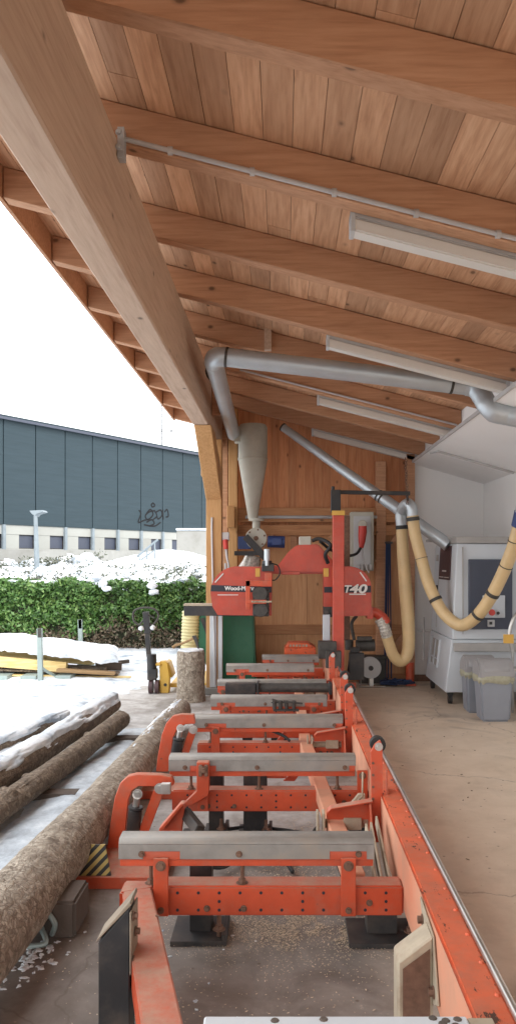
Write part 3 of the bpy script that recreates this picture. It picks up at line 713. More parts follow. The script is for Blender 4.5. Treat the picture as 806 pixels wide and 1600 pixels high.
# feet under the bed
def foot(x, y, w=.13, plate=.22, zt=.19):
    mb = MB(); mb.box(x-w/2, x+w/2, y, y+.10, .02, zt); f_ = mb.build('support_leg', M['black'], mill, bevel=.003)
    mb = MB(); mb.box(x-plate/2, x+plate/2, y-.09, y+.15, 0, .022); mb.box(x+plate/2-.02, x+plate/2, y-.09, y+.13, .022, .05); mb.build('foot_plate', M['black'], f_, bevel=.002)
    mb = MB(); mb.ring_tube([(x+plate/2-.035,y-.04,.022),(x+plate/2-.035,y-.04,.11)], .010, 8); mb.bolt((x+plate/2-.035,y-.04,.05),(0,0,1),.018,.015); mb.build('anchor_bolt', M['rust'], f_)
foot(-.36, 3.38, .095, .24, .40); foot(.43, 3.36, .13, .30)
foot(-.40, 4.62, .085, .14, .40); foot(-.165, 4.60, .14, .20, .40); foot(.50, 4.62, .10, .2)
foot(-.30, 6.5, .08); foot(-.03, 6.5, .14); foot(.45, 6.5, .10); foot(-.3, 8.5, .12); foot(.45, 8.4, .1)
# inner longitudinal beam
mb = MB(); mb.beam((.305, 3.27, .285), (.165, 5.6, .285), .085, .075); mb.build('inner_beam', M['dustred'], mill, bevel=.005)
mb = MB(); mb.beam((.165, 5.71, .27), (.16, 9.1, .27), .085, .075); mb.build('inner_beam', M['dustred'], mill, bevel=.005)
# log stops along the main rail, each with a roller on top
def stop(Y, x, zt=.735):
    mb = MB(); w2 = .026
    mb.prism([(x-w2, Y, .22), (x-w2-.008, Y, zt-.06), (x-.012, Y, zt-.02), (x+.014, Y, zt), (x+.026, Y, zt-.03), (x+w2, Y, .45), (x+.036, Y, .40), (x+.036, Y, .22)], (0,.022,0))
    st = mb.build('log_stop', M['red'], mill, bevel=.002)
    mb = MB(); mb.ring_tube([(x+.006,Y+.024,zt-.03),(x+.006,Y+.07,zt-.03)], .040, 22); mb.build('roller', M['rubber'], st)
    mb = MB(); mb.ring_tube([(x+.006,Y-.001,zt-.032),(x+.006,Y-.005,zt-.032)], .021, 16); mb.bolt((x+.006,Y-.005,zt-.032),(0,-1,0),.012,.012); mb.build('roller_bolt', M['steel'], st)
    mb = MB()
    for q in (.62,.56,.50,.44): mb.ring_tube([(x-.022,Y-.0015,q),(x-.022,Y-.004,q)], .007, 8)
    mb.each('rivet', M['rust'], st)
    mb = MB(); mb.prism([(x-.255,Y,.335),(x-.255,Y,.385),(x-.235,Y,.405),(x-.03,Y,.44),(x-.03,Y,.335)], (0,.014,0)); mb.prism([(x-.255,Y-.05,.388),(x-.235,Y-.05,.408),(x-.03,Y-.05,.443),(x-.03,Y-.05,.436),(x-.235,Y-.05,.401),(x-.255,Y-.05,.381)],(0,.05,0)); ar = mb.build('stop_arm', M['red'], st, bevel=.0015)
    mb = MB(); mb.prism([(x+.055,Y+.10,.28),(x+.040,Y-.03,.30),(x+.040,Y-.03,.44),(x+.055,Y+.10,.56)], (.010,0,0)); mb.prism([(x-.045,Y-.16,.24),(x-.045,Y+.02,.24),(x-.045,Y+.02,.44),(x-.045,Y-.03,.44)], (.010,0,0)); mb.each('stop_gusset', M['red'], st, bevel=.0015)
    mb = MB(); mb.cyl((x-.27,Y+.05,.30),(x+.02,Y+.05,.30),.022,n=14); mb.box(x-.17,x-.08,Y-.01,Y+.09,.285,.345); mb.build('pivot_shaft', M['creamdirty'], st, bevel=.002)
    mb = MB()
    for q in (-.27,-.30): mb.box(x+q-.006,x+q+.006,Y-.02,Y+.06,.25,.37)
    mb.each('pivot_lug', M['creamdirty'], st, bevel=.003)
for Y, x, zt in ((3.9,.475,.735),(5.57,.478,.735),(6.2,.492,.735),(7.75,.492,.715)): stop(Y, x, zt)
mb = MB(); mb.ring_tube([(.44,4.28,.47),(.43,4.2,.36),(.36,4.3,.25),(.30,4.4,.21)], .006, 8); mb.prism([(.30,4.3,.20),(.42,4.3,.34),(.455,4.3,.34),(.455,4.3,.30),(.38,4.3,.20)], (0,.03,0)); mb.build('guard_plate', M['creamdirty'], mill, bevel=.002)
mb = MB()
for x, y0, y1 in ((.395,3.3,3.6),(.42,3.28,3.62),(.455,3.28,3.7)): mb.beam((x,y0,.26),(x-.01,y1,.40),.010,.05)
mb.each('dusty_lever', M['creamdirty'], mill, bevel=.002)
# log loader arms on the left
def arm(Y, A, link, cyl, name='loader_arm'):
    mb = MB(); mb.prism([at(px,py,Y) for px,py in A], (0,.05,0)); a_ = mb.build('loader_arm', M['red'], mill, bevel=.004)
    (x0,y0),(x1,y1),w_ = link; mb = MB(); mb.beam(at(x0,y0,Y-.03), at(x1,y1,Y+.0), w_, .02, (0,1,0)); mb.build('arm_link', M['red'], a_, bevel=.003)
    (x0,y0),(x1,y1),(x2,y2),r = cyl; mb = MB(); mb.cyl(at(x1,y1,Y-.03), at(x2,y2,Y-.0), r, n=20); mb.cyl(at(x1,y1,Y-.03), at(x1+(x0-x1)*.18,y1+(y0-y1)*.18,Y-.03), r*1.12, n=20); c_ = mb.build('hydraulic_cylinder', M['black'], a_, bevel=.003)
    mb = MB(); mb.cyl(at(x1,y1,Y-.03), at(x0,y0,Y-.035), r*.5, n=14); mb.ring_tube([at(x0,y0,Y-.075), at(x0,y0,Y+.0)], r*.72, 18); mb.bolt(at(x0,y0,Y-.075),(0,-1,0),r*.45,.01); mb.build('cylinder_rod', M['steel'], c_)
    mb = MB(); lx,ly = link[0]; mb.bolt(at(lx,ly,Y-.05),(0,-1,0),.02,.012); mb.build('pivot_bolt', M['steel'], a_)
    return a_
a1 = arm(4.25, [(160,1374),(166,1340),(172,1290),(180,1245),(188,1224),(200,1213),(214,1210),(250,1211),(268,1214),(272,1226),(262,1231),(240,1229),(216,1229),(206,1236),(201,1250),(197,1290),(192,1330),(186,1374)],
    ((250,1232),(222,1306),.055), ((215,1241),(212,1264),(206,1318),.037))
a2 = arm(5.25, [(244,1206),(247,1180),(253,1148),(260,1130),(270,1119),(284,1116),(303,1117),(305,1131),(290,1132),(278,1137),(271,1152),(267,1180),(263,1206)],
    ((302,1140),(286,1186),.05), ((282,1138),(279,1156),(272,1194),.036))
mb = MB(); mb.box(X_(253,4.2), X_(268,4.2), 4.16, 4.2, Z_(1238,4.2), Z_(1222,4.2)); mb.build('arm_shackle', M['steel'], a1, bevel=.003)
mb = MB(); mb.box(-1.30, -.60, 3.86, 4.3, .0, .062); lb = mb.build('loader_base', M['red'], mill, bevel=.004)
mb = MB(); mb.prism([(-1.06,3.87,.065),(-.86,3.87,.065),(-.90,3.92,.20),(-1.00,3.92,.20)], (0,.012,0)); mb.build('hazard_plate', M['hazard'], lb)
mb = MB(); mb.box(-1.1,-.58,5.3,5.5,0,.06); mb.build('loader_base', M['red'], mill, bevel=.004)
# clamp between the first two bunks
mb = MB(); mb.prism([at(246,1310,3.9),at(248,1298,3.9),at(280,1258,3.9),at(287,1256,3.9),at(288,1266,3.9),at(283,1310,3.9)], (0,.03,0)); mb.prism([at(248,1296,3.86),at(282,1256,3.86),at(288,1256,3.86),at(254,1298,3.86)], (0,.06,0)); cl = mb.build('log_clamp', M['red'], mill, bevel=.003)
mb = MB(); mb.beam(at(288,1268,3.95), at(312,1298,3.8), .05, .05, (0,1,0)); mb.box(X_(285,3.9),X_(318,3.9),3.88,3.96,Z_(1312,3.9),Z_(1300,3.9)); mb.build('clamp_slide', M['black'], cl, bevel=.004)
mb = MB(); mb.box(X_(308,4.4),X_(327,4.4),4.38,4.435,Z_(1236,4.4),Z_(1190,4.4)); mb.prism([at(308,1236,4.38),at(326,1236,4.38),at(326,1243,4.38),at(300,1258,4.38),at(285,1258,4.38)], (0,.05,0)); c2 = mb.build('clamp_post', M['red'], mill, bevel=.003)
mb = MB(); 
for a_, c_ in ((311,316),(320,325)): mb.box(X_(a_,4.37),X_(c_,4.37),4.35,4.377,Z_(1212,4.37),Z_(1195,4.37))
mb.bolt(at(318,1203,4.35),(0,-1,0),.014,.012); mb.build('clamp_block', M['rust'], c2, bevel=.002)
# hydraulic hoses below the bed
for i, P in enumerate(([(.0-.42,4.0,.06),(-.30,4.05,.04),(-.22,4.2,.08),(-.25,4.5,.05)], [(-.42,3.95,.10),(-.28,4.1,.05),(-.19,4.3,.12),(-.10,4.5,.05)], [(-.36,4.3,.06),(-.1,4.1,.05),(.12,4.4,.04),(.20,4.6,.05)], [(-.10,4.4,.1),(-.03,4.2,.08),(.05,4.0,.03)], [(.30,3.9,.04),(.27,4.2,.10),(.29,4.5,.26)], [(-.5,4.5,.03),(-.2,4.7,.02),(.3,4.5,.03)], [(-.1,5.65,.40),(.0,5.62,.365),(.05,5.6,.33)])):
    mb = MB(); mb.ring_tube(spline(P, 8), .011, 8); mb.build('hydraulic_hose', M['rubber'], mill)
# toe-board roller at the fifth bunk, levers at the fourth
mb = MB(); mb.cyl((-.42,7.16,.455),(.42,7.16,.455),.042,n=22); rr = mb.build('conveyor_roller', M['cast'], mill)
mb = MB(); mb.box(-.53,-.25,7.10,7.2,.40,.50); mb.box(-.24,-.22,7.09,7.21,.39,.515); mb.box(.42,.45,7.1,7.2,.4,.51); mb.each('roller_end', M['black'], rr, bevel=.004)
mb = MB(); mb.box(-.08,.13,6.33,6.36,.40,.418); 
for x in (-.07,-.02,.03,.09): mb.cyl((x,6.34,.418),(x,6.34,.47),.016,n=10); mb.bolt((x,6.34,.47),(0,0,1),.020,.014)
mb.beam((-.09,6.33,.50),(-.02,6.33,.475),.015,.015); mb.beam((.0,6.33,.485),(.16,6.33,.465),.014,.014); mb.each('valve_lever', M['cast'], mill, bevel=.002)
mb = MB(); mb.prism([(-.05,5.72,.30),(.02,5.72,.395),(.05,5.72,.395),(.0,5.72,.30)], (0,.02,0)); mb.beam((-.14,4.63,.37),(.02,4.63,.37),.03,.06); mb.prism([(.0,4.66,.31),(.09,4.66,.40),(.14,4.66,.40),(.07,4.66,.31)], (0,.02,0)); mb.each('toe_board_lift', M['red'], mill, bevel=.002)
for (Y, x0, x1, z0, z1) in ((5.95,-.5,.46,.27,.36),(7.9,-.6,.45,.30,.39),(8.7,-.35,.45,.32,.42)):
    mb = MB(); mb.box(x0,x1,Y,Y+.08,z0,z1); mb.build('cross_beam', M['red'], mill, bevel=.006)
# ------------------------------------------------ saw head (rides on the mast)
HY = 8.95
def hp(px, py, Y=HY): return at(px, py, Y)
mb = MB(); mb.beam(hp(528,1052,8.7), hp(528,800,8.7), .125, .14, (0,1,0)); mast = mb.build('mast', M['redhood'], mill, bevel=.006)
mb = MB(); mb.box(X_(517,8.7), X_(532,8.7), 8.7, 8.8, Z_(800,8.7), Z_(765,8.7)); mb.cyl(hp(520,775,8.75), hp(520,760,8.75), .02, n=10); mb.build('mast_top', M['black'], mast, bevel=.004)
mb = MB(); mb.box(X_(518,8.62), X_(538,8.62), 8.60, 8.625, Z_(805,8.62), Z_(798,8.62)); mb.build('label_plate', M['yellowtag'], mast)
mb = MB(); mb.box(X_(537,9.4), X_(546,9.4), 9.36, 9.42, Z_(1000,9.4), Z_(806,9.4)); mb.build('chain_channel', M['rust'], mast, bevel=.003)
mb = MB(); mb.box(X_(504,8.9), X_(515,8.9), 8.86, 8.95, Z_(1018,8.9), Z_(960,8.9)); mb.build('lift_column', M['galv'], mast, bevel=.003)
mb = MB(); mb.beam(hp(528,769,8.82), hp(640,771,8.82), .035, .045, (0,0,1)); mb.cyl(hp(636,771,8.82), hp(636,782,8.82), .012, n=8); mb.build('hose_boom', M['black'], mast, bevel=.003)
mb = MB(); mb.box(X_(497,8.6), X_(525,8.6), 8.52, 8.7, Z_(1028,8.6), Z_(1002,8.6)); mb.box(X_(508,8.5), X_(532,8.5), 8.4, 8.5, Z_(1042,8.5), Z_(1016,8.5)); mb.build('carriage_box', M['cast'], mast, bevel=.004)
mb = MB(); mb.box(X_(545,8.9), X_(568,8.9), 8.86, 8.94, Z_(1062,8.9), Z_(1020,8.9)); mb.prism([hp(541,1060),hp(548,1012),hp(562,1012),hp(556,1060)], (0,.08,0)); mb.build('carriage_leg', M['black'], mast, bevel=.004)
def arc(cx, cy, r, a0, a1, n=10, ry=None): return [(cx+r*math.cos(math.radians(a0+(a1-a0)*i/n)), cy-(ry or r)*math.sin(math.radians(a0+(a1-a0)*i/n))) for i in range(n+1)]
D_ = .30
# left housing
A = arc(370,926,41,97,188,12) + [(332,948),(340,961),(424,962),(425,886),(365,885)]
mb = MB(); mb.prism([hp(*q) for q in A], (0,D_,0)); hl = mb.build('wheel_housing', M['redhood'], mill, bevel=.012, seg=2); hl['label'] = 'left blade wheel housing with dark stripe and white lettering'
mb = MB(); mb.prism([hp(330,914,HY-.003),hp(424,917,HY-.003),hp(424,926,HY-.003),hp(329,924,HY-.003)], (0,.002,0)); mb.build('dark_stripe', M['decalblack'], hl)
mb = MB(); mb.box(X_(340,HY),X_(372,HY),HY-.003,HY-.001,Z_(930,HY),Z_(929,HY)); mb.build('thin_line', M['decalwhite'], hl)
p_ = hp(374,919.5,HY-.006); text_mesh('lettering', 'Wood-Mizer', .064, M['decalwhite'], hl, p_, .001, 0, .0022, 1.0)
mb = MB(); mb.box(X_(399,HY),X_(406,HY),HY-.012,HY-.002,Z_(901,HY),Z_(888,HY)); mb.build('warning_label', M['yellowtag'], hl)
mb = MB(); mb.beam(hp(336,910,HY-.004), hp(349,896,HY-.004), .012, .012, (0,1,0)); mb.build('hood_latch', M['steel'], hl)
# right housing
A = arc(545,918,35,82,0,10,33) + [(580,962),(506,964),(505,886),(548,885)]
mb = MB(); mb.prism([hp(*q) for q in A], (0,D_,0)); hr = mb.build('wheel_housing', M['redhood'], mill, bevel=.012, seg=2); hr['label'] = 'right blade wheel housing with large white number'
mb = MB(); mb.prism([hp(506,917,HY-.003),hp(579,915,HY-.003),hp(579,926,HY-.003),hp(506,926,HY-.003)], (0,.002,0)); mb.build('dark_stripe', M['decalblack'], hr)
text_mesh('lettering', 'LT', .120, M['decalwhite'], hr, hp(536.5,921,HY-.008), .001, .25, .003, 1.1)
text_mesh('lettering', '40', .140, M['decalwhite'], hr, hp(558.5,920.8,HY-.008), .001, .18, .004, 1.4)
mb = MB(); mb.box(X_(545,HY),X_(571,HY),HY-.005,HY-.001,Z_(929.4,HY),Z_(927.6,HY)); mb.build('small_line', M['decalwhite'], hr)
mb = MB(); mb.box(X_(505,HY),X_(513,HY),HY-.012,HY-.002,Z_(901,HY),Z_(888,HY)); mb.build('warning_label', M['yellowtag'], hr)
mb = MB(); mb.beam(hp(562,894,HY-.004), hp(572,908,HY-.004), .012, .012, (0,1,0)); mb.build('hood_latch', M['steel'], hr)
mb = MB(); mb.box(X_(505,HY),X_(522,HY),HY-.03,HY+.1,Z_(964,HY),Z_(948,HY)); mb.cyl(hp(510,958,HY-.03),hp(510,958,HY-.07),.03,n=14); mb.build('blade_guide', M['cast'], hr, bevel=.004)
# centre cover and cross frame
mb = MB(); mb.prism([hp(432,886,HY+.04),hp(450,863,HY+.04),hp(463,852,HY+.04),hp(497,850,HY+.04),hp(520,876,HY+.04),hp(520,894,HY+.04),hp(440,894,HY+.04)], (0,.34,0)); cc = mb.build('engine_cover', M['redhood'], mill, bevel=.012, seg=2)
mb = MB(); mb.box(X_(467,9.0),X_(486,9.0),9.0,9.14,Z_(852,9),Z_(838,9)); mb.build('cover_box', M['cream'], cc, bevel=.008)
mb = MB(); mb.box(X_(425,9.0),X_(506,9.0),9.05,9.2,Z_(897,9),Z_(884,9)); hf = mb.build('head_frame', M['redhood'], mill, bevel=.005)
mb = MB(); mb.box(X_(440,9.0),X_(468,9.0),8.96,9.04,Z_(898,9),Z_(893,9)); mb.build('frame_step', M['redhood'], hf, bevel=.003)
mb = MB(); mb.ring_tube(spline([at(487,845,8.95),at(500,842,8.93),at(516,852,8.85),at(508,866,8.85),at(512,880,8.9)],8), .022, 10); mb.build('engine_hose', M['rubber'], cc)
# blade guide arm with engine-like motor and chain
mb = MB()
mb.box(X_(384,8.7),X_(391,8.7),8.66,8.72,Z_(952,8.7),Z_(906,8.7)); mb.box(X_(384,8.7),X_(425,8.7),8.66,8.72,Z_(916,8.7),Z_(907,8.7)); mb.box(X_(414,8.7),X_(425,8.7),8.67,8.93,Z_(908,8.7),Z_(895,8.7)); mb.box(X_(384,8.7),X_(416,8.7),8.655,8.70,Z_(943,8.7),Z_(937,8.7))
ga = mb.build('guide_arm', M['red'], mill, bevel=.003)
mb = MB(); mb.box(X_(395,8.75),X_(420,8.75),8.72,8.92,Z_(963,8.75),Z_(921,8.75)); mb.cyl(hp(406,928,8.74),hp(406,928,8.68),.085,n=20); mb.cyl(hp(407,953,8.74),hp(407,953,8.68),.08,n=20)
for i in range(7): mb.box(X_(396,8.75),X_(421,8.75),8.705,8.722,Z_(922+i*6+2.5,8.75),Z_(922+i*6,8.75))
mb.build('guide_motor', M['cast'], ga, bevel=.004)
mb = MB()
for i in range(9): mb.ring_tube([at(393+i*3.6,940+(i%2)*1.2,8.66),at(396+i*3.6,940-(i%2)*.6,8.655)], .012, 6)
mb.build('chain', M['creamdirty'], ga)
mb = MB(); mb.cyl(hp(417,893,8.72),hp(417,876,8.72),.055,n=18); mb.box(X_(409,8.7),X_(428,8.7),8.66,8.8,Z_(893,8.7),Z_(881,8.7)); ac = mb.build('actuator', M['black'], ga, bevel=.004)
mb = MB(); mb.cyl(hp(417,876,8.72),hp(417,858,8.72),.033,n=16); mb.ring_tube([hp(417,884,8.65),hp(417,874,8.65)],.02,8); mb.build('silver_gear_motor', M['galv'], ac)
mb = MB(); mb.ring_tube(spline([at(424,880,8.7),at(434,884,8.7),at(437,896,8.7),at(430,906,8.7),at(421,906,8.7)],8),.008,6); mb.build('cable', M['rubber'], ac)
# long black side tube below the left housing
mb = MB(); mb.box(X_(288,9.0),X_(388,9.0),8.97,9.09,Z_(962,9),Z_(947,9)); sb_ = mb.build('side_tube', M['black'], mill, bevel=.004)
mb = MB(); mb.box(X_(287,9.0),X_(336,9.0),8.98,9.14,Z_(946.8,9),Z_(943.5,9)); mb.build('tube_top_plate', M['creamdirty'], sb_, bevel=.002)
# lower motor at the mast foot and dust outlet
mb = MB(); mb.cyl(at(556,1009,9.2),at(585,1008,9.2),.072,n=20); mb.box(X_(557,9.2),X_(580,9.2),9.12,9.2,Z_(1000,9.2),Z_(994,9.2)); mb.build('feed_motor', M['cast'], mill, bevel=.004)
mb = MB(); mb.cyl(at(545,1000,9.25),at(545,1015,9.25),.05,n=14); mb.ring_tube(spline([at(553,1000,9.2),at(549,975,9.2),at(557,962,9.2)],6),.02,8); mb.build('feed_linkage', M['cast'], mill)
mb = MB(); mb.ring_tube(spline([at(577,957,9.1),at(586,957,9.1),at(597,965,9.1),at(603,974,9.1)],8),.060,18); mb.box(X_(572,9.1),X_(581,9.1),9.0,9.2,Z_(966,9.1),Z_(948,9.1)); mb.build('dust_outlet', M['redhood'], mill)
mb = MB(); mb.box(X_(444,9.55),X_(493,9.55),9.5,9.85,Z_(1032,9.5),Z_(1012,9.5)); mb.prism([at(446,1012,9.5),at(450,1005,9.5),at(482,1005,9.5),at(493,1012,9.5)], (0,.3,0)); bc = mb.build('orange_cover', M['redrail'], mill, bevel=.008)
mb = MB()
for i in range(6): mb.box(X_(452+i*5,9.5),X_(455+i*5,9.5),9.496,9.499,Z_(1010.5,9.5),Z_(1007,9.5))
mb.build('vent_slots', M['creamdirty'], bc)
mb = MB(); mb.box(-.55,.9,9.55,9.62,.05,.12); mb.build('end_frame', M['red'], mill, bevel=.003)
# ================================================================== round ducts and extraction
def duct(name, pts, r, mat, label, cat, bands=(), parent=None, seam=.14, loc=None, group=None, bandmat='rubber', corr=0, n=20):
    pts = spline(pts, 10) if len(pts) > 2 else [Vector(p) for p in pts]
    P = resample(pts, .012 if corr else .035); Lt = 0; rs = []; rr_ = r if isinstance(r, tuple) else (r, r)
    tot = sum((b_-a_).length for a_, b_ in zip(P, P[1:])); acc = 0
    for i, q in enumerate(P):
        if i: acc += (q-P[i-1]).length
        base = rr_[0] + (rr_[1]-rr_[0])*acc/tot
        if corr: base *= 1 + corr*math.sin(acc*2*math.pi/.038)
        elif seam and (acc % seam) < .035: base *= 1.022
        rs.append(base)
    mb = MB(); mb.ring_tube(P, rs, n)
    root = thing(name, tuple(loc or P[-1]), label, cat, group) if parent is None else parent
    body = mb.build(cat.split()[-1]+'_body' if parent is None else name, M[mat], root, smooth=60)
    for f_ in bands:
        i = int(f_*(len(P)-3)); mb = MB(); base = (rr_[0]+(rr_[1]-rr_[0])*f_)*1.06; d = (P[i+1]-P[i]).normalized()
        mb.ring_tube([P[i]-d*.012, P[i]+d*.012], base, n); mb.build('clamp_band', M[bandmat], root)
    return root
Y0 = 6.5
mp = [at(746,604,Y0), at(700,604,Y0), at(550,581,Y0), at(403,563,Y0), at(360,558,Y0)]
root = thing('round_duct', tuple(at(560,590,Y0)), 'fat galvanised spiral duct crossing under the roof and turning back along the eave beam', 'duct')
mb = MB(); P = resample([at(732,603,Y0), at(345,557,Y0)], .035); rs = [.079*(1.02 if (i % 5 == 0) else 1) for i in range(len(P))]
mb.ring_tube(P, rs, 22); mb.build('cross_run', M['galv'], root, smooth=60)
mb = MB(); mb.ring_tube(spline([at(352,558,Y0), at(340,558,Y0), at(335.5,561,Y0+.07), at(334,566,Y0+.25)], 6), .083, 22); mb.build('elbow', M['galv'], root, smooth=60)
mb = MB(); P = resample([at(334,566,Y0+.22), at(365,679,9.9)], .05); mb.ring_tube(P, [.080*(1.02 if (i % 6 == 0) else 1) for i in range(len(P))], 22); mb.build('eave_run', M['galv'], root, smooth=60)
for a_, c_, q in ((at(352,558,Y0), at(356,558.5,Y0), 1.07), (at(703,599.5,Y0), at(707,600,Y0), 1.07), (at(335.5,580,Y0+.7), at(336,582,Y0+.75), 1.1)):
    mb = MB(); mb.ring_tube([a_, c_], .08*q, 22); mb.build('clamp_band', M['cast'], root)
mb = MB(); P = spline([at(730,602.5,Y0), at(742,606,Y0-.02), at(752,618,Y0-.06), at(760,632,Y0-.1), at(772,644,Y0-.12), at(790,648,Y0-.12), at(812,652,Y0-.15), at(900,662,Y0-.25)], 5)
mb.ring_tube(P, [.085 + (.003 if i % 5 == 0 else 0) for i in range(len(P))], 22); mb.build('drop_bend', M['galv'], root, smooth=60)
# thinner slanting duct
root = thing('slanting_duct', tuple(at(560,760,9.6)), 'thin galvanised duct slanting down from the roof corner to the grey dust cabinet', 'duct')
mb = MB(); P = resample([at(441,667,10.05), at(700,852,9.1)], .05); rs = [(.05+.028*i/len(P))*(1.03 if i % 5 == 0 else 1) for i in range(len(P))]; mb.ring_tube(P, rs, 18); mb.build('duct_body', M['galv'], root, smooth=60)
for f_ in (0.005, .62, .64): 
    i = int(f_*(len(P)-2)); mb = MB(); mb.ring_tube([P[i], P[i].lerp(P[i+1], .4)], rs[i]*1.1, 18); mb.build('clamp_band', M['cast'], root)
# cyclone separator
cy = thing('cyclone_separator', (-.385, 9.9, 1.2), 'cream painted cone-shaped cyclone hanging above the saw head, with round rotary valve below', 'dust cyclone')
cz = lambda py: Z_(py, 9.9)
mb = MB(); mb.lathe((-.385,9.9,0), [(.165,cz(664)),(.185,cz(668)),(.187,cz(716)),(.192,cz(716.5)),(.192,cz(719)),(.185,cz(719.5)),(.065,cz(806)),(.065,cz(810))], 36); mb.build('cone', M['cream'], cy)
mb = MB(); mb.box(-.62,-.50,9.8,10.0,cz(692),cz(668)); mb.build('inlet', M['cream'], cy, bevel=.005)
mb = MB(); mb.lathe((-.34,9.88,0), [(.10,cz(814)),(.10,cz(810))], 18); mb.lathe((-.34,9.88,0), [(.05,cz(826)),(.05,cz(814))], 18); mb.build('neck', M['cream'], cy)
mb = MB(); c = at(400,841,9.78); mb.ring_tube([c, c+Vector((0,.22,0))], .135, 36); rv = mb.build('rotary_valve', M['cream'], cy, bevel=.004)
mb = MB()
for k in range(6): an = k*math.pi/3+.3; mb.bolt((c.x+.11*math.cos(an), c.y-.001, c.z+.11*math.sin(an)), (0,-1,0), .008, .008)
mb.bolt((c.x, c.y-.001, c.z), (0,-1,0), .02, .02); mb.each('valve_bolt', M['rust'], rv)
mb = MB(); mb.beam(at(383,838,9.70), at(415,872,9.70), .085, .05, (0,1,0)); mb.box(X_(366,9.7),X_(412,9.7),9.69,9.78,Z_(868,9.7),Z_(861,9.7)); mb.build('belt_guard', M['black'], cy, bevel=.004)
mb = MB(); mb.cyl(at(418,846,9.85), at(445,847,9.85), .075, n=20); mb.box(X_(425,9.8),X_(440,9.8),9.76,9.80,Z_(852,9.8),Z_(841,9.8)); mb.build('blue_motor', M['blue'], cy, bevel=.006)
mb = MB(); mb.box(X_(372,9.9),X_(392,9.9),9.9,10.0,Z_(858,9.9),Z_(838,9.9)); mb.build('blue_bracket', M['blue'], cy, bevel=.005)
mb = MB(); mb.ring_tube([at(396,868,9.85), at(393,880,9.85), at(388,893,9.85), at(386,905,9.85)], [.10,.12,.15,.16], 22); mb.build('clear_sleeve', M['clear'], cy)
# green container behind the post
gc = thing('green_container', (-.75, 9.95, 0), 'big green plastic shavings container with one sloping shoulder, standing behind the white-footed post', 'container')
mb = MB(); Yg = 9.72
mb.prism([at(300,1000,Yg),at(308,963,Yg),at(322,958,Yg),at(396,960,Yg),at(400,1066,Yg),at(330,1068,Yg),at(322,1040,Yg)], (0,.45,0)); mb.build('tank', M['green'], gc, bevel=.02, seg=2)
mb = MB(); mb.beam(at(316,966,Yg-.01), at(330,1003,Yg-.01), .05, .02, (0,1,0)); mb.build('dark_strap', M['black'], gc)
mb = MB(); mb.box(X_(303,Yg),X_(402,Yg),Yg-.03,Yg+.5,0,.05); mb.build('pallet_base', M['darkblock'], gc, bevel=.005)
mb = MB(); mb.ring_tube(resample([at(296,1052,9.75), at(297,1008,9.75), at(299,962,9.75)], .012), 0.1, 22)
P = resample([at(296,1052,9.75), at(297,1008,9.75), at(299,955,9.75)], .010); mb = MB(); mb.ring_tube(P, [.112*(1+.05*math.sin(i*1.57)) for i in range(len(P))], 22)
tag(mb.build('ribbed_hose', M['hosepale'], loc=P[0]), 'pale yellow ribbed hose standing upright behind the chopping stump', 'hose')
# yellow suction hoses
root = thing('suction_hose', tuple(at(632,1035,9.2)), 'yellow suction hose hanging straight down beside the saw head, looping up into its red outlet', 'hose', 'yellow suction hoses')
P = spline([at(627,822,9.2), at(629,860,9.2), at(633,920,9.2), at(637,970,9.2), at(638,1005,9.2), at(634,1026,9.2), at(624,1033,9.19), at(614,1024,9.17), at(608,1008,9.15), at(603,992,9.12)], 10)
P = resample(P, .012); nn = len(P); rs = []
for i in range(nn): rs.append((.066+.012*math.sin(math.pi*min(1, i/nn*1.1)))*(1+.02*math.sin(i*2.1)))
mb = MB(); mb.ring_tube(P, rs, 20); mb.build('hose_body', M['hose'], root, smooth=60)
P2 = resample(spline([at(604,994,9.12), at(601,984,9.1), at(597,973,9.1), at(592,966,9.1)], 8), .009); mb = MB(); mb.ring_tube(P2, [.066*(1+.06*math.sin(i*1.57)) for i in range(len(P2))], 18); mb.build('clear_section', M['clear'], root, smooth=60)
mb = MB(); mb.ring_tube(spline([at(627,826,9.2), at(625,806,9.2), at(629,795,9.22), at(636,792,9.26)], 8), [.062]*25, 20); mb.build('metal_elbow', M['galv'], root, smooth=60)
mb = MB(); mb.ring_tube([at(627,821,9.2), at(627.4,827,9.2)], .073, 20); mb.build('clamp_band', M['rubber'], root)
root = thing('suction_hose', tuple(at(712,973,8.6)), 'yellow suction hose sagging in a wide loop in front of the grey dust cabinet', 'hose', 'yellow suction hoses')
P = spline([at(644,806,8.95), at(648,835,8.95), at(657,870,8.92), at(669,912,8.88), at(687,950,8.8), at(705,970,8.7), at(722,977,8.6), at(742,965,8.45), at(763,938,8.3), at(783,900,8.15), at(801,855,8.0), at(812,815,7.9)], 10)
P = resample(P, .012); nn = len(P); mb = MB(); mb.ring_tube(P, [.068*(1+.008*math.sin(i*1.5)) for i in range(nn)], 20); mb.build('hose_body', M['hose'], root, smooth=60)
for f_, w_ in ((0.012,.022),(.175,.003),(.35,.018),(.60,.016),(.71,.02),(.83,.004),(.93,.004)):
    i = int(f_*(nn-4))+1; d = (P[i+1]-P[i]).normalized(); mb = MB(); mb.ring_tube([P[i]-d*w_, P[i]+d*w_], .0745, 20); mb.build('clamp_band', M['cast'], root)
mb = MB(); P3 = spline([at(644,808,8.95), at(643,795,8.95), at(637,787,9.0), at(630,792,9.1), at(628,799,9.18)], 6); mb.ring_tube(P3, .064, 20); mb.build('metal_elbow', M['galv'], root, smooth=60)
mb = MB(); mb.ring_tube([at(810,822,7.92), at(815,800,7.85)], .078, 20); mb.build('blue_cuff', M['blue'], root)
mb = MB(); mb.ring_tube(spline([at(815,802,7.85), at(822,760,7.6), at(838,700,7.0), at(850,668,6.35)], 6), .072, 20); mb.build('rising_duct', M['galv'], root)
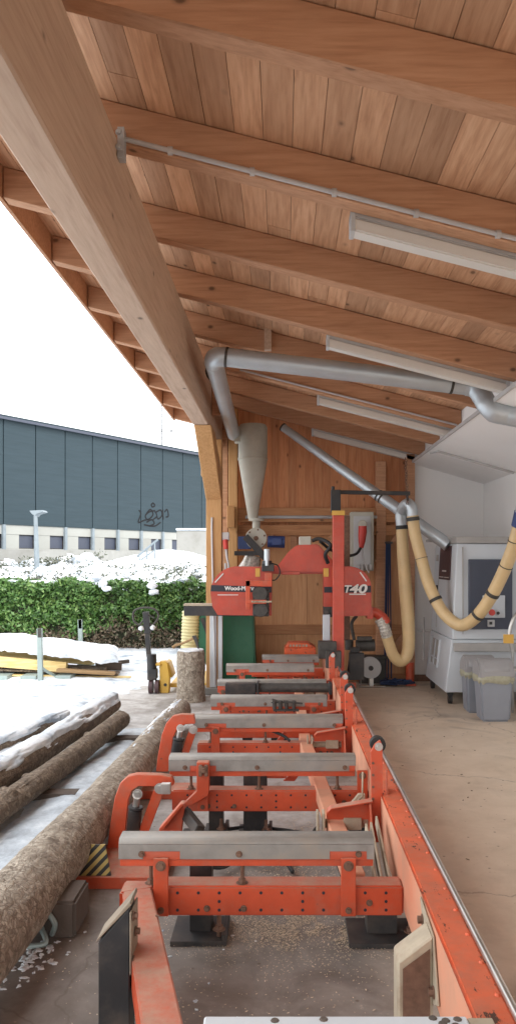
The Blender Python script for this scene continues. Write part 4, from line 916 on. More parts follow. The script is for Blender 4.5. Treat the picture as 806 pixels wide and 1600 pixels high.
# chain hanging from roof to boom
mb = MB(); pa = at(633,718,8.9); pb = at(636,790,8.9); n_ = 26
for i in range(n_):
    q = pa.lerp(pb, i/n_)+Vector((.006*math.sin(i*.9),0,0)); a_ = Vector((.012,0,0)) if i % 2 else Vector((0,.012,0))
    mb.ring_tube([q+a_, q+a_*.9+Vector((0,0,.022)), q-a_*.9+Vector((0,0,.022)), q-a_, q-a_*.9-Vector((0,0,.004)), q+a_*.9-Vector((0,0,.004)), q+a_], .004, 5)
tag(mb.build('hanging_chain', M['rust'], loc=pa), 'rusty chain hanging from the roof corner down to the hose elbows', 'chain')
# ================================================================== electrics
def lamp(Y, xa, xb, label, dz=.0):
    t_ = thing('strip_light', ((xa+xb)/2, Y, Rz((xa+xb)/2)), label, 'strip light', 'fluorescent strip lights under the roof')
    for nm, mt, h0, h1, e, w_ in (('diffuser', 'lampwhite', -.085, -.02, 0, .10), ('housing', 'conduit', -.018, .02, .012, .108), ):
        mb = MB(); a_, c_ = xa-e, xb+e
        mb.prism([(a_,Y,Rz(a_)+h0+dz),(c_,Y,Rz(c_)+h0+dz),(c_,Y,Rz(c_)+h1+dz),(a_,Y,Rz(a_)+h1+dz)], (0,w_,0)); mb.build(nm, M[mt], t_, bevel=.008, seg=2)
    mb = MB()
    for x in (xa, xb): mb.prism([(x-.012,Y-.004,Rz(x)-.09+dz),(x+.012,Y-.004,Rz(x)-.09+dz),(x+.012,Y-.004,Rz(x)+.006+dz),(x-.012,Y-.004,Rz(x)+.006+dz)], (0,.11,0))
    mb.each('end_cap', M['white'], t_, bevel=.003)
lamp(3.91, X_(550,3.95), X_(550,3.95)+1.25, 'long white strip light nearest the viewer, running out of the picture at the right')
lamp(6.05, X_(512,6.1), X_(790,6.1), 'white strip light just above the cross run of the fat duct')
lamp(8.23, X_(497,8.3), X_(708,8.3), 'white strip light just below the cross run of the fat duct')
lamp(10.31, X_(488,10.35), X_(652,10.35), 'white strip light farthest back, close to the boarded end wall', -.0)
def pipe(name, pts, r, label, mat='conduit', group=None, loc=None, clips=()):
    mb = MB(); mb.ring_tube(pts, r, 10)
    for q in clips: mb.ring_tube([Vector(q)-Vector((.012,0,0)), Vector(q)+Vector((.012,0,0))], r*1.7, 10)
    return tag(mb.build(name, M[mat], loc=pts[0]), label, 'conduit', group)
pts = [(x, 3.783, Rz(x)+.020) for x in (BX1+.03, 0, .6, 1.2, 1.8)]
pipe('conduit', pts, .012, 'pale conduit clipped low along the rafter in front of the nearest strip light', clips=[(x, 3.785, Rz(x)+.020) for x in (-.55,-.15,.25,.65,1.05,1.45)])
pts = [(x, 8.108, Rz(x)+.030) for x in (-.45, .6, 1.82)]
pipe('conduit', pts, .011, 'thin conduit along the dark rafter directly below the fat duct')
pts = [(x, 9.0, Cz(x)-.014) for x in (1.80, 2.2, 2.68)]
pipe('conduit', [(1.76,9.25,Cz(1.75)-.012)]+pts, .014, 'grey conduit running across the white soffit above the dust cabinet')
pipe('conduit', [(-.50, WY-.13, 2.205), (1.25, WY-.13, 2.205)], .022, 'horizontal galvanised rail along the end wall behind the cyclone', 'galv')
pipe('conduit', spline([(-.86,PY-.015,2.15),(-.86,PY-.015,1.9),(-.84,PY-.03,1.05),(-.82,PY-.03,.12)],6), .011, 'white conduit running up the front of the eave post', 'white')
cab = thing('control_cabinet', (X_(564,10.2), 10.2, 1.25), 'white electrical cabinet with a red plug on the end wall above the right saw housing', 'electrical cabinet')
mb = MB(); mb.box(X_(547,10.2),X_(583,10.2),10.16,10.34,Z_(892,10.2),Z_(800,10.2)); mb.build('enclosure', M['cream'], cab, bevel=.008)
mb = MB(); mb.box(X_(552,10.14),X_(579,10.14),10.145,10.158,Z_(887,10.14),Z_(806,10.14)); mb.build('door', M['white'], cab, bevel=.004)
mb = MB(); mb.cyl(at(566,819,10.14),at(566,819,10.02),.055,n=20); mb.build('socket', M['cream'], cab, bevel=.005)
mb = MB(); mb.ring_tube([at(566,822,10.0),at(566,832,10.0),at(565,846,10.0),at(564,856,10.0)],[.052,.055,.045,.028],16); mb.build('red_plug', M['redplastic'], cab)
mb = MB(); mb.ring_tube(spline([at(564,855,10.0),at(555,866,9.9),at(535,868,9.7),at(515,858,9.2),at(500,846,9.0)],8),.018,10); mb.build('power_cable', M['rubber'], cab)
mb = MB(); mb.ring_tube(spline([at(565,850,10.0),at(568,875,10.0),at(576,895,10.0)],6),.010,8); mb.build('white_cable', M['white'], cab)
mb = MB()
for px in (560,566,573,579): mb.cyl(at(px,882,10.1),at(px,890,10.1),.022,n=10)
mb.each('cable_gland', M['conduit'], cab)
sk = thing('wall_socket', (X_(352,9.55), 9.55, 1.4), 'red and white plug in a socket on the side of the eave post', 'socket')
mb = MB(); mb.box(-.742,-.655,9.42,9.52,Z_(845,9.5),Z_(832,9.5)); mb.build('socket_box', M['conduit'], sk, bevel=.005)
mb = MB(); mb.cyl((-.70,9.40,Z_(843,9.4)),(-.69,9.40,Z_(858,9.4)),.032,n=14); mb.build('red_plug', M['redplastic'], sk, bevel=.004)
mb = MB(); mb.ring_tube(spline([(-.69,9.40,Z_(858,9.4)),(-.68,9.40,Z_(870,9.4)),(-.66,9.42,Z_(885,9.4)),(-.69,9.42,Z_(895,9.4)),(-.70,9.42,Z_(880,9.4))],6),.014,8); mb.build('white_cable', M['white'], sk)
# strap bundle
sb = thing('strap_bundle', (X_(606,10.2), 10.2, 0), 'long blue straps hanging down the end wall and heaped on the floor', 'straps')
mb = MB()
for i in range(7):
    px = 600+i*2.0; mb.beam(at(px*.5+303,846,10.22+.01*(i%3)), at(px+random.uniform(-2.5,2.5),1060,10.2+.01*(i%3)), .013, .012, (0,1,0))
mb.each('strap', M['bluestrap'], sb)
mb = MB()
for i in range(16):
    c = Vector((X_(616,10.1)+random.gauss(0,.08), 10.0+random.gauss(0,.05), .02+random.random()*.05)); pts = [c+Vector((random.gauss(0,.07),random.gauss(0,.05),abs(random.gauss(0,.02)))) for _ in range(5)]; mb.ring_tube(spline(pts,4), .010, 6)
mb.build('strap_heap', M['bluestrap'], sb)
mb = MB(); mb.cyl(at(602,848,10.25), at(612,848,10.05), .015, n=8); mb.build('hook', M['cast'], sb)
mb = MB(); mb.cyl((X_(640,10.1),10.1,0),(X_(640,10.1),10.1,.30),.055,n=16); mb.box(X_(632,10.1),X_(648,10.1),10.02,10.2,0,.03); tag(mb.build('red_post_base', M['red'], loc=(X_(640,10.1),10.1,0), bevel=.004), 'short red steel stub on the floor below the hanging yellow hose', 'steel post')
# cable reel
cr = thing('cable_reel', (X_(578,10.0), 10.0, 0), 'white round cable reel on a wire stand against the end wall', 'cable reel')
c = at(579,1044,9.95); mb = MB(); mb.ring_tube([c, c+Vector((0,.02,0))], .135, 36); mb.ring_tube([c+Vector((0,.10,0)), c+Vector((0,.12,0))], .135, 36); mb.ring_tube([c+Vector((0,.02,0)), c+Vector((0,.10,0))], .075, 24); mb.build('drum', M['white'], cr, bevel=.003)
mb = MB(); mb.ring_tube([c-Vector((0,.012,0)), c], .032, 20); mb.build('hub', M['black'], cr)
mb = MB(); 
mb.ring_tube([(c.x-.13,c.y-.02,.02),(c.x-.13,c.y-.02,.46),(c.x-.06,c.y-.02,.50)], .008, 8); mb.ring_tube([(c.x-.16,c.y-.05,.012),(c.x+.18,c.y-.05,.012),(c.x+.18,c.y+.15,.012),(c.x-.16,c.y+.15,.012)], .009, 8); mb.box(c.x-.02,c.x+.03,c.y-.03,c.y+.1,.012,c.z-.13)
mb.build('stand', M['steel'], cr)
mb = MB(); mb.box(X_(560,10.3),X_(600,10.3),10.18,10.34,0,.33); mb.box(X_(557,10.3),X_(603,10.3),10.16,10.35,.33,.37); tag(mb.build('dark_crate', M['cast'], loc=(1.2,10.3,0), bevel=.006), 'dark box standing behind the white cable reel', 'crate')
# ================================================================== dust cabinet
dc = thing('dust_collector', (2.3, 9.2, 0), 'large light grey dust extraction cabinet on castors with a dark control panel on its front', 'dust extractor')
CX0, CX1, CY0, CY1 = 1.93, 2.64, 8.70, 9.95; tz = Z_(849,8.67)
def taper(mb, x0,x1,y0,y1,z0, X0,X1,Y0,Y1,z1): mb.add([(x0,y0,z0),(x1,y0,z0),(x1,y1,z0),(x0,y1,z0),(X0,Y0,z1),(X1,Y0,z1),(X1,Y1,z1),(X0,Y1,z1)], [(0,3,2,1),(4,5,6,7),(0,1,5,4),(1,2,6,5),(2,3,7,6),(3,0,4,7)])
mb = MB(); taper(mb, CX0-.03,2.66,CY0,CY1,.74, CX0+.03,2.66,CY0+.03,CY1,tz); mb.build('upper_body', M['lightgrey'], dc, bevel=.01)
mb = MB(); mb.box(CX0+.02,2.68,CY0+.0,CY1-.3,tz+.002,tz+.075); mb.build('top_ledge', M['trim'], dc, bevel=.005)
mb = MB(); taper(mb, CX0-.10,2.66,CY0+.03,CY1,.14, CX0-.035,2.66,CY0+.012,CY1,.735); lbx = mb.build('lower_body', M['lightgrey'], dc, bevel=.008)
mb = MB(); mb.box(CX0-.02,2.67,CY0-.045,CY0-.002,Z_(1018,8.67),Z_(1005,8.67)); mb.build('front_trim', M['trim'], dc, bevel=.004)
pY = CY0-.018
mb = MB(); mb.box(X_(731,8.7),X_(799,8.7),pY-.004,pY+.03,Z_(983,8.7),Z_(874,8.7)); pn = mb.build('control_panel', M['darkpanel'], dc, bevel=.006)
mb = MB(); mb.box(X_(752,8.7),X_(787,8.7),pY-.02,pY-.006,Z_(965,8.7),Z_(930,8.7)); sp = mb.build('switch_plate', M['lightgrey'], pn, bevel=.005)
mb = MB(); mb.cyl(at(768,957,8.66),at(768,957,8.60),.036,n=20); mb.build('red_knob', M['redplastic'], pn)
mb = MB(); mb.cyl(at(777.5,958,8.66),at(777.5,958,8.63),.018,n=16); mb.build('black_button', M['black'], pn)
mb = MB(); mb.box(X_(761,8.66),X_(771.5,8.66),8.64,8.675,Z_(979,8.66),Z_(968.5,8.66)); mb.build('key_switch', M['white'], pn, bevel=.003)
mb = MB(); mb.box(X_(764,8.63),X_(768.5,8.63),8.632,8.638,Z_(976,8.63),Z_(971.5,8.63)); mb.build('switch_centre', M['black'], pn)
xf = CX0-.008
def side(mb, y0, y1, z0, z1, t0=.004, t1=.0):
    def xx(z): return CX0-.03+.06*(z-.74)/(tz-.74) if z > .74 else CX0-.10+.065*(z-.14)/.595
    mb.add([(xx(z)-d, y, z) for d in (t1, t0) for y, z in ((y0,z0),(y1,z0),(y1,z1),(y0,z1))], [(0,1,2,3),(4,7,6,5),(0,4,5,1),(1,5,6,2),(2,6,7,3),(3,7,4,0)])
mb = MB(); side(mb, 8.98, 9.60, 1.40, 1.80, .010, .0); po = mb.build('poster', M['poster'], dc)
mb = MB(); side(mb, 9.18, 9.40, 1.495, 1.512, .014, .011); side(mb, 9.02, 9.26, 1.425, 1.433, .014, .011); side(mb, 9.32, 9.56, 1.425, 1.433, .014, .011); mb.build('poster_lines', M['decalwhite'], po)
mb = MB(); side(mb, 9.72, 9.84, 1.62, 1.70, .006, .0); mb.build('sticker', M['trim'], dc)
mb = MB(); side(mb, 9.63, 9.645, .80, 1.76, .004, 0); mb.build('door_seam', M['trim'], dc)
mb = MB(); side(mb, 9.66, 9.69, 1.15, 1.32, .025, 0); mb.build('door_handle', M['black'], dc)
mb = MB(); mb.box(X_(722,8.7),X_(723,8.7),CY0-.003,CY0+.03,.80,1.78); mb.build('front_seam', M['trim'], dc)
mb = MB(); side(mb, 9.30, 9.72, .36, .66, .006, 0); wn_ = mb.build('side_opening', M['trim'], dc)
mb = MB(); side(mb, 9.50, 9.52, .36, .66, .02, .007); side(mb, 9.28, 9.30, .34, .68, .02, 0); side(mb, 9.72, 9.74, .34, .68, .02, 0); side(mb, 9.3, 9.72, .44, .455, .02, .007); mb.each('frame_bar', M['lightgrey'], wn_)
mb = MB(); mb.cyl((1.80,9.93,.35),(1.80,9.93,.90),.016,n=8); mb.cyl((1.72,9.93,.72),(1.9,9.93,.72),.012,n=8); mb.build('side_lever', M['conduit'], dc)
for (x, y) in ((1.90, 8.82), (1.90, 9.85), (2.58, 8.82)):
    mb = MB(); mb.ring_tube([(x-.02,y,.055),(x+.02,y,.055)], .055, 20); mb.box(x-.028,x+.028,y-.03,y+.03,.095,.14); mb.build('castor', M['black'], dc)
mb = MB(); mb.beam((1.80,9.5,Z_(850,9.3)+.04), (2.02,9.0,Z_(838,9.0)-.02), .12, .03, (0,0,1)); mb.build('duct_plate', M['trim'], dc, bevel=.003)
mb = MB(); mb.box(1.845,1.875,8.9,9.75,1.84,1.90); 
# bins
def bin_(x, y, w, d, h, label, rz=0):
    t_ = thing('swing_bin', (x, y, 0), label, 'waste bin', 'grey bins in front of the dust cabinet')
    b_ = MB(); taper(b_, x-w*.40,x+w*.40,y-d*.38,y+d*.38,0, x-w*.47,x+w*.47,y-d*.46,y+d*.46,h*.70); b_.build('bin_body', M['greybin'], t_, bevel=.022, seg=3)
    b_ = MB(); P = []
    vs = []; fs = []; n1, n2 = 48, 6
    for j in range(n2+1):
        f = j/n2
        for i in range(n1):
            a_ = 2*math.pi*i/n1; cx = math.copysign(abs(math.cos(a_))**.35, math.cos(a_)); cy_ = math.copysign(abs(math.sin(a_))**.35, math.sin(a_))
            k = .50+.03*math.sin(f*math.pi) + .018*noise.noise(Vector((math.cos(a_)*4, math.sin(a_)*4, f*2+x)))+(.008*math.sin(i*2.3) if f<.5 else 0)
            zz = h*(.745-.12*f) + (.012*math.sin(i*1.3+x*9) if f > .8 else 0)
            vs.append((x+cx*w*k*(1-.0*f), y+cy_*d*k, zz))
    for j in range(n2):
        for i in range(n1): fs.append((j*n1+i, j*n1+(i+1)%n1, (j+1)*n1+(i+1)%n1, (j+1)*n1+i))
    b_.add(vs, fs); b_.build('bin_bag', M['bag'], t_, smooth=180)
    b_ = MB(); A = [(-.5,.70),(-.5,.80),(-.44,.88),(-.30,.955),(-.1,1.0),(.1,1.0),(.30,.955),(.44,.88),(.5,.80),(.5,.70)]
    b_.prism([(x+w*.5, y+a_*d, h*c_) for a_, c_ in A], (-w,0,0)); lid = b_.build('bin_lid', M['greylid'], t_, bevel=.014, seg=2)
    b_ = MB(); A2 = [(-.47,.80),(-.41,.875),(-.29,.945),(-.29,.962),(-.43,.89),(-.49,.81)]; b_.prism([(x+w*.36, y+a_*d-.004, h*c_+.004) for a_, c_ in A2], (-w*.72,0,0)); b_.build('swing_flap', M['greylid'], lid, bevel=.004)
    return t_
bin_(2.15, 7.93, .36, .30, .63, 'grey swing-lid bin with a yellow bag, the nearer of two')
bin_(2.10, 8.36, .33, .28, .61, 'grey swing-lid bin with a yellow bag, half hidden behind the nearer bin')
cg = thing('hand_cart', (2.52, 8.35, 0), 'grey metal cart frame with a yellow card, at the right edge behind the bins', 'cart')
mb = MB(); mb.ring_tube(spline([at(800,1020,8.3),at(795,990,8.3),at(806,960,8.3),at(830,955,8.3)],6), .02, 10); mb.cyl((X_(800,8.3),8.3,.0),(X_(800,8.3),8.3,.66),.016,n=8); mb.cyl((2.7,8.3,0),(2.7,8.3,.9),.016,n=8); mb.build('frame', M['steel'], cg)
mb = MB(); mb.box(X_(785,8.3),X_(801,8.3),8.28,8.29,Z_(1005,8.3),Z_(991,8.3)); mb.build('yellow_card', M['yellowtag'], cg)
mb = MB(); mb.box(X_(799,8.3),2.75,8.22,8.42,.45,.48); mb.build('shelf', M['steel'], cg)
# ================================================================== logs
def log(p0, p1, r0, r1, mat, label, snow=None, seed=0, knots=6, group='logs lying left of the sawmill', bend=.02, lfrom=None):
    p0 = Vector(p0); p1 = Vector(p1); d = (p1-p0); Ln = d.length; d.normalize(); u = Vector((0,0,1)); s_ = d.cross(u).normalized(); u = s_.cross(d)
    n = 72; m_ = int(Ln/.022); vs = []; fs = []
    kn = [(random.uniform(.05,.95)*Ln, random.uniform(0,6.28), random.uniform(.02,.035)) for _ in range(knots)]
    def rad(l, a):
        r = r0+(r1-r0)*l/Ln
        q = Vector((math.cos(a)*1.4, math.sin(a)*1.4, l*1.2+seed)); r += .010*noise.noise(q*1.0) + .004*noise.noise(q*5)
        c = noise.cell_vector(Vector((a*11*r0/.15, l*16+2*noise.noise(q*3), seed)) + Vector((noise.noise(q*8)*1.0, noise.noise(q*7+Vector((5,0,0)))*1.0, 0)))
        r += .0035*(c.x-.5)
        for kl, ka, kr in kn:
            da = (a-ka+math.pi) % (2*math.pi)-math.pi; dd = math.hypot(l-kl, da*r0); 
            if dd < kr*1.6: r += .022*math.exp(-(dd/kr)**4)
        return r
    def cen(l): f = l/Ln; return p0+d*l+u*(-bend*math.sin(f*math.pi))+s_*(bend*.6*math.sin(f*5))
    for j in range(m_+1):
        l = Ln*j/m_; c = cen(l)
        for i in range(n):
            a = 2*math.pi*i/n; r = rad(l, a); vs.append(c+(s_*math.cos(a)+u*math.sin(a))*r)
    for j in range(m_):
        for i in range(n): fs.append((j*n+i, j*n+(i+1)%n, (j+1)*n+(i+1)%n, (j+1)*n+i))
    t_ = thing('log', tuple(p0-Vector((0,0,r0))), label, 'log', group)
    mb = MB(); mb.add(vs, fs); mb.build('bark', M[mat], t_, smooth=50)
    mb = MB()
    for l, dd in ((0,-.004),(Ln,.004)):
        c = cen(l); k = [c+d*dd+(s_*math.cos(2*math.pi*i/n)+u*math.sin(2*math.pi*i/n))*(rad(l, 2*math.pi*i/n)-.006) for i in range(n)]; mb.add(k, [tuple(range(n))])
    mb.build('cut_end', M['endgrain'], t_, smooth=0)
    if snow:
        vs = []; fs = []; a0, a1, thr, th = snow; na = 46; m2 = int(Ln/.03); ok = {}
        for j in range(m2+1):
            l = Ln*j/m2; c = cen(l)
            for i in range(na+1):
                a = a0+(a1-a0)*i/na; e = min(i, na-i)/na*2
                q = Vector((a*1.6, l*2.2+seed, 1.3)); g = noise.fractal(q*(2.0 if lfrom else 1), 1, 2, 5)+e*1.5-thr - (max(0, lfrom-l)*1.6 if lfrom else 0)
                tt = max(-.012, min(th, g*th*1.3)); rr_ = rad(l, a)*.35+(r0+(r1-r0)*l/Ln)*.65+tt+.004*noise.noise(q*7)
                vs.append(c+(s_*math.cos(a)+u*math.sin(a))*rr_); ok[(j,i)] = g
        for j in range(m2):
            for i in range(na):
                if max(ok[(j,i)], ok[(j+1,i)], ok[(j,i+1)], ok[(j+1,i+1)]) > -.15: b_ = j*(na+1)+i; fs.append((b_, b_+1, b_+na+2, b_+na+1))
        mb = MB(); mb.add(vs, fs); mb.build('snow_cover', M['snow'], t_, smooth=180)
    return t_
log((-1.19,1.9,.215), (-.985,7.55,.17), .158, .108, 'bark', 'thick brown log with flaking bark, the closest to the sawmill bed', (.9, 2.9, 1.0, .010), 3.3, lfrom=4.3)
log((-1.85,3.9,.115), (-1.475,7.15,.165), .088, .078, 'barkdark', 'thin bare brown log between the two thick ones', None, 11.0, 10)
log((-2.05,4.4,.16), (-1.76,8.0,.15), .105, .098, 'barkdark', 'snow-covered thick log with its dark round end showing, left of the thin bare log', (.35, 2.8, .30, .032), 21.0)
log((-2.70,5.4,.07), (-2.16,7.7,.07), .07, .06, 'barkdark', 'thin half-buried log farthest left in the snow', (.2, 2.6, .15, .03), 31.0)
tg_ = None
def block(x0,x1,y0,y1,z0,z1,label,mat='darkblock'):
    mb = MB(); mb.box(x0,x1,y0,y1,z0,z1); return tag(mb.build('log_support', M[mat], loc=((x0+x1)/2,(y0+y1)/2,z0), bevel=.012, seg=2), label, 'wooden block', 'blocks under the logs')
block(-1.26,-1.0,3.42,3.62,0,.062,'low dark sill lying under the front log, below the near wooden block')
block(-1.02,-.90,3.36,3.60,.0,.16,'dark squared timber block wedged beside the near end of the front log')
block(-1.70,-.98,6.85,6.99,0,.06,'long dark timber laid across under the far ends of the logs')
block(-1.98,-1.40,5.25,5.40,0,.05,'dark timber across the slush under the middle of the thin log')
mb = MB(); mb.ring_tube(spline([(-1.0,3.36,.02),(-.98,3.33,.08),(-1.02,3.34,.12),(-1.05,3.36,.06),(-1.01,3.30,.012),(-1.08,3.27,.01)],6), .012, 8); tag(mb.build('rope', M['greysteel'], loc=(-1,3.3,0)), 'grey-green frayed rope lying against the dark timber block', 'rope')
# ================================================================== stump with axe
st = thing('chopping_stump', (-1.07,9.0,0), 'upright round chopping stump with a light snowy top', 'stump')
vs = []; fs = []; n = 40; m_ = 24; zt = Z_(1016, 9.0)
for j in range(m_+1):
    for i in range(n):
        a = 2*math.pi*i/n; r = .162 + .008*noise.noise(Vector((math.cos(a)*2,math.sin(a)*2,j*.15))) + .004*noise.noise(Vector((math.cos(a)*9,math.sin(a)*9,j*.8))) - (.012 if j == m_ else 0) + (.010 if j < 2 else 0)
        vs.append((-1.07+math.cos(a)*r, 9.0+math.sin(a)*r, zt*j/m_))
for j in range(m_):
    for i in range(n): fs.append((j*n+i, j*n+(i+1)%n, (j+1)*n+(i+1)%n, (j+1)*n+i))
mb = MB(); mb.add(vs, fs); mb.build('bark', M['bark'], st, smooth=50)
mb = MB(); mb.lathe((-1.07,9.0,0), [(.148,zt-.01),(.15,zt+.004),(.146,zt+.012)], 40); mb.build('snowy_top', M['snow'], st)
ax = thing('axe', (X_(308,8.95),8.95,zt), 'axe with a curved wooden handle stuck in the top of the chopping stump', 'axe')
mb = MB(); P = spline([at(304,996,8.95),at(295,1001,8.95),at(283,1006,8.95),at(275,1008,8.95),at(270,1012,8.95)],6); mb.ring_tube(P, [.014+.006*(i/len(P))**3 for i in range(len(P))], 10); mb.build('handle', M['handle'], ax)
mb = MB(); mb.prism([at(300,994,8.93),at(306,993,8.93),at(309,1000,8.93),at(311,1014,8.93),at(308,1013,8.93),at(304,1002,8.93)], (0,.035,0)); mb.build('axe_head', M['cast'], ax, bevel=.003)
# ================================================================== pallet truck
pj = thing('pallet_truck', (-1.58,9.5,0), 'yellow hand pallet truck with a black upright handle parked in the snow beside the stump', 'pallet truck')
JY = 9.5
mb = MB(); C_ = spline([at(229,962,JY),at(218,976,JY),at(209,968,JY),at(210,955,JY),at(221,950,JY),at(236,950,JY),at(246,956,JY),at(247,966,JY),at(238,977,JY),at(230,970,JY)],6); mb.ring_tube(C_, .013, 10); mb.beam(at(226,956,JY),at(241,966,JY),.012,.012,(0,1,0)); mb.build('handle_loop', M['cast'], pj)
mb = MB(); mb.beam(at(228,956,JY), at(233,1026,JY), .055, .05, (0,1,0)); mb.beam(at(228,956,JY),at(231,990,JY), .075, .06, (0,1,0)); dr = mb.build('drawbar', M['black'], pj, bevel=.005)
mb = MB(); lump(mb, at(221,982,JY-.03), .035,.03,.03); lump(mb, at(239,981,JY-.03), .03,.03,.035); mb.each('snow_lump', M['snow'], pj, smooth=180)
mb = MB(); mb.cyl(at(238,1062,JY), at(237,1022,JY), .06, n=16); mb.box(X_(233,JY),X_(246,JY),JY-.06,JY+.06,Z_(1060,JY),Z_(1045,JY)); mb.build('pump', M['black'], pj, bevel=.005)
for px in (236.5, 246):
    mb = MB(); mb.ring_tube([at(px-3,1073,JY), at(px+3,1073,JY)], .085, 24); mb.build('steer_wheel', M['poster'], pj)
mb = MB(); mb.prism([at(249,1034,JY),at(258,1033,JY),at(262,1036,JY),at(265,1058,JY),at(264,1083,JY),at(250,1083,JY)], (0,.12,0)); mb.prism([at(258,1034,JY),at(263,1036,JY),at(270,1058,JY+.05),at(264,1060,JY)], (0,.30,0)); mb.box(X_(240,JY),X_(252,JY),JY-.03,JY+.1,Z_(1040,JY),Z_(1036,JY)); mb.build('chassis', M['yellow'], pj, bevel=.006)
mb = MB(); mb.ring_tube([at(258.5,1070,JY-.001), at(258.5,1070,JY-.004)], .02, 14); mb.build('round_sticker', M['black'], pj)
for dx in (.0,.34):
    mb = MB(); mb.box(-1.40+dx*.9-.0,-1.40+dx*.9+.16,JY+.12,JY+1.2,.05,.10); mb.build('fork', M['yellow'], pj, bevel=.006)
# ================================================================== lumber and its rack
def rackpost(px, pyt, pyb, Y, label):
    t_ = thing('rack_post', (X_(px,Y),Y,0), label, 'stake', 'steel stakes of the timber rack')
    mb = MB(); mb.beam(at(px,pyb,Y), at(px-1.5,pyt,Y), .065, .05, (0,1,0)); mb.build('stake', M['greysteel'], t_, bevel=.004)
    mb = MB(); mb.beam(at(px-1.5,pyt,Y-.01), at(px-1,pyt+14,Y-.01), .05, .03, (0,1,0)); mb.build('stake_tip', M['cast'], t_)
    return t_
t_ = rackpost(64, 982, 1067, 10.2, 'grey-green steel stake in front of the snowy timber stack')
mb = MB(); mb.ring_tube(spline([at(63,1040,10.2),at(72,1048,10.25),at(86,1055,10.4),at(100,1060,10.6)],6), .02, 8); mb.build('brace', M['greysteel'], t_)
rackpost(127, 968, 1030, 12.4, 'grey-green steel stake behind the snowy timber stack')
ls = thing('timber_stack', (-3.6,10.9,0), 'stack of yellow beams and old ragged boards under thick snow, before the hedge', 'timber stack')
def lbeam(pa, pb, w_, h_, mat, nm): mb = MB(); mb.beam(pa, pb, w_, h_); mb.build(nm, M[mat], ls, bevel=.004)
lbeam(at(-90,1026,10.5), at(105,1042,10.6), .12, .14, 'lumber', 'yellow_beam')
lbeam(at(-90,1012,11.3), at(150,1030,11.3), .4, .12, 'lumber', 'yellow_beam')
lbeam(at(-90,1042,10.6), at(186,1052,10.7), .2, .03, 'barkdark', 'rough_board'); lbeam(at(-90,1036,10.8), at(165,1047,10.85), .3, .07, 'barkdark', 'rough_board')
lbeam(at(90,1047,10.45), at(180,1052,10.5), .12, .045, 'handle', 'rough_board'); lbeam(at(150,1040,11.0), at(190,1040,11.1), .2, .11, 'darkblock', 'rough_board'); lbeam(at(-90,1053,10.5),at(205,1058,10.6),.10,.02,'lumber','thin_board')
lbeam(at(178,1036,11.1), at(202,1033,11.2), .06, .05, 'darkblock', 'rough_board')
mb = MB()
for px in (8, 52, 105): mb.box(X_(px-12,10.5),X_(px+12,10.5),10.3,11.6,.03,.09)
mb.each('bearer', M['greysteel'], ls, bevel=.004)
vs = []; fs = []; nx, ny = 110, 22
for j in range(ny+1):
    for i in range(nx+1):
        px = -90+275*i/nx; fy = j/ny; Yb = 10.48+1.35*fy
        base = at(px, 1012+(px+90)*.088, 10.5); e = min(fy*5, (1-fy)*5, (nx-i)/8, 1)
        z = base.z + .035 + .09*min(1,e)**.5 + .03*fbm(px*.02, fy*2, 1.5) + (.05*max(0,1-abs(px-40)/120))
        vs.append(((px-VX)*Yb/F*1.0, Yb, z))
for j in range(ny):
    for i in range(nx): a_ = j*(nx+1)+i; fs.append((a_, a_+1, a_+nx+2, a_+nx+1))
k = len(vs); mb = MB(); mb.add(vs, fs)
sk_ = []; # skirt at the front edge
for i in range(nx+1): v_ = vs[i]; sk_ += [v_, (v_[0], v_[1]+.01, v_[2]-.05-.02*fbm(i*.3, 0, 1))]
mb.add(sk_, [(2*i, 2*i+2, 2*i+3, 2*i+1) for i in range(nx)])
mb.build('snow_cover', M['snow'], ls, smooth=60)
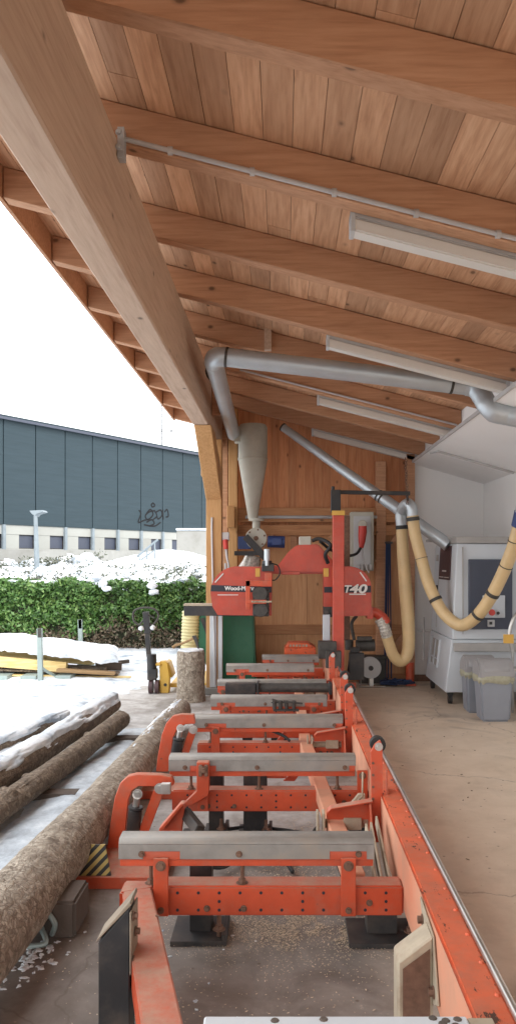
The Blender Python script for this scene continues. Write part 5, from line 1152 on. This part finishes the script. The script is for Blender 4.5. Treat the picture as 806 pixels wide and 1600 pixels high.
# ================================================================== floor litter
cv, cf = [], []
def chips(n, cx, cy, sx_, sy_, s0, s1):
    for _ in range(n):
        x = random.gauss(cx, sx_); y = random.gauss(cy, sy_); s_ = random.uniform(s0, s1)
        if fbm(x, y, 5) < -.05 and random.random() < .8: continue
        a = random.random()*6.28; u_ = Vector((math.cos(a), math.sin(a), random.uniform(-.2,.2))); v_ = Vector((-math.sin(a), math.cos(a), random.uniform(-.2,.2)))
        p_ = Vector((x, y, .003+random.random()*.004)); i = len(cv); cv.extend([p_-u_*s_, p_+v_*s_*.5, p_+u_*s_, p_-v_*s_*.5]); cf.append((i,i+1,i+2,i+3))
chips(9000, .03, 3.43, .24, .13, .0015, .0045); chips(3000, .16, 3.7, .2, .3, .003, .007); chips(1500, .2, 4.6, .2, .4, .003, .008)
chips(3500, .72, 4.6, .06, 1.8, .003, .007); chips(2500, 1.6, 4.6, .6, 1.8, .003, .008); chips(1500, -.2, 3.0, .6, .5, .002, .006); chips(700, .25, 3.4, .1, .06, .003, .008)
mb = MB(); mb.add(cv, cf); tag(mb.build('sawdust', M['chip'], smooth=0, loc=(0,3.4,0)), 'pale sawdust and wood chips scattered on the concrete below the bed', 'sawdust', kind='stuff')
mb = MB()
for _ in range(40):
    x = random.uniform(-1.2, -.1); y = random.uniform(2.6, 3.5)
    lump(mb, (x, y, .001), random.uniform(.003,.009), random.uniform(.003,.010), .002, .8)
for _ in range(60): lump(mb, (random.gauss(-1.04,.05), random.gauss(3.22,.09), .001), random.uniform(.004,.016), random.uniform(.004,.018), .004, 1.0)
tag(mb.build('snow_crumbs', M['snow'], smooth=180, loc=(-.9,3.2,0)), 'crumbs of snow on the dark floor near the timber block', 'snow', kind='stuff')
mb = MB()
for _ in range(60):
    x = random.uniform(.75, 2.4); y = random.uniform(2.6, 7.5); a = random.random()*6.28; l = random.uniform(.008,.022)
    mb.beam((x,y,.006),(x+l*math.cos(a),y+l*math.sin(a),.008), .005, .004)
tag(mb.build('bark_bits', M['barkdark'], smooth=0, loc=(1.5,4,0)), 'small dark bark splinters scattered on the open floor right of the main rail', 'bark litter', kind='stuff')
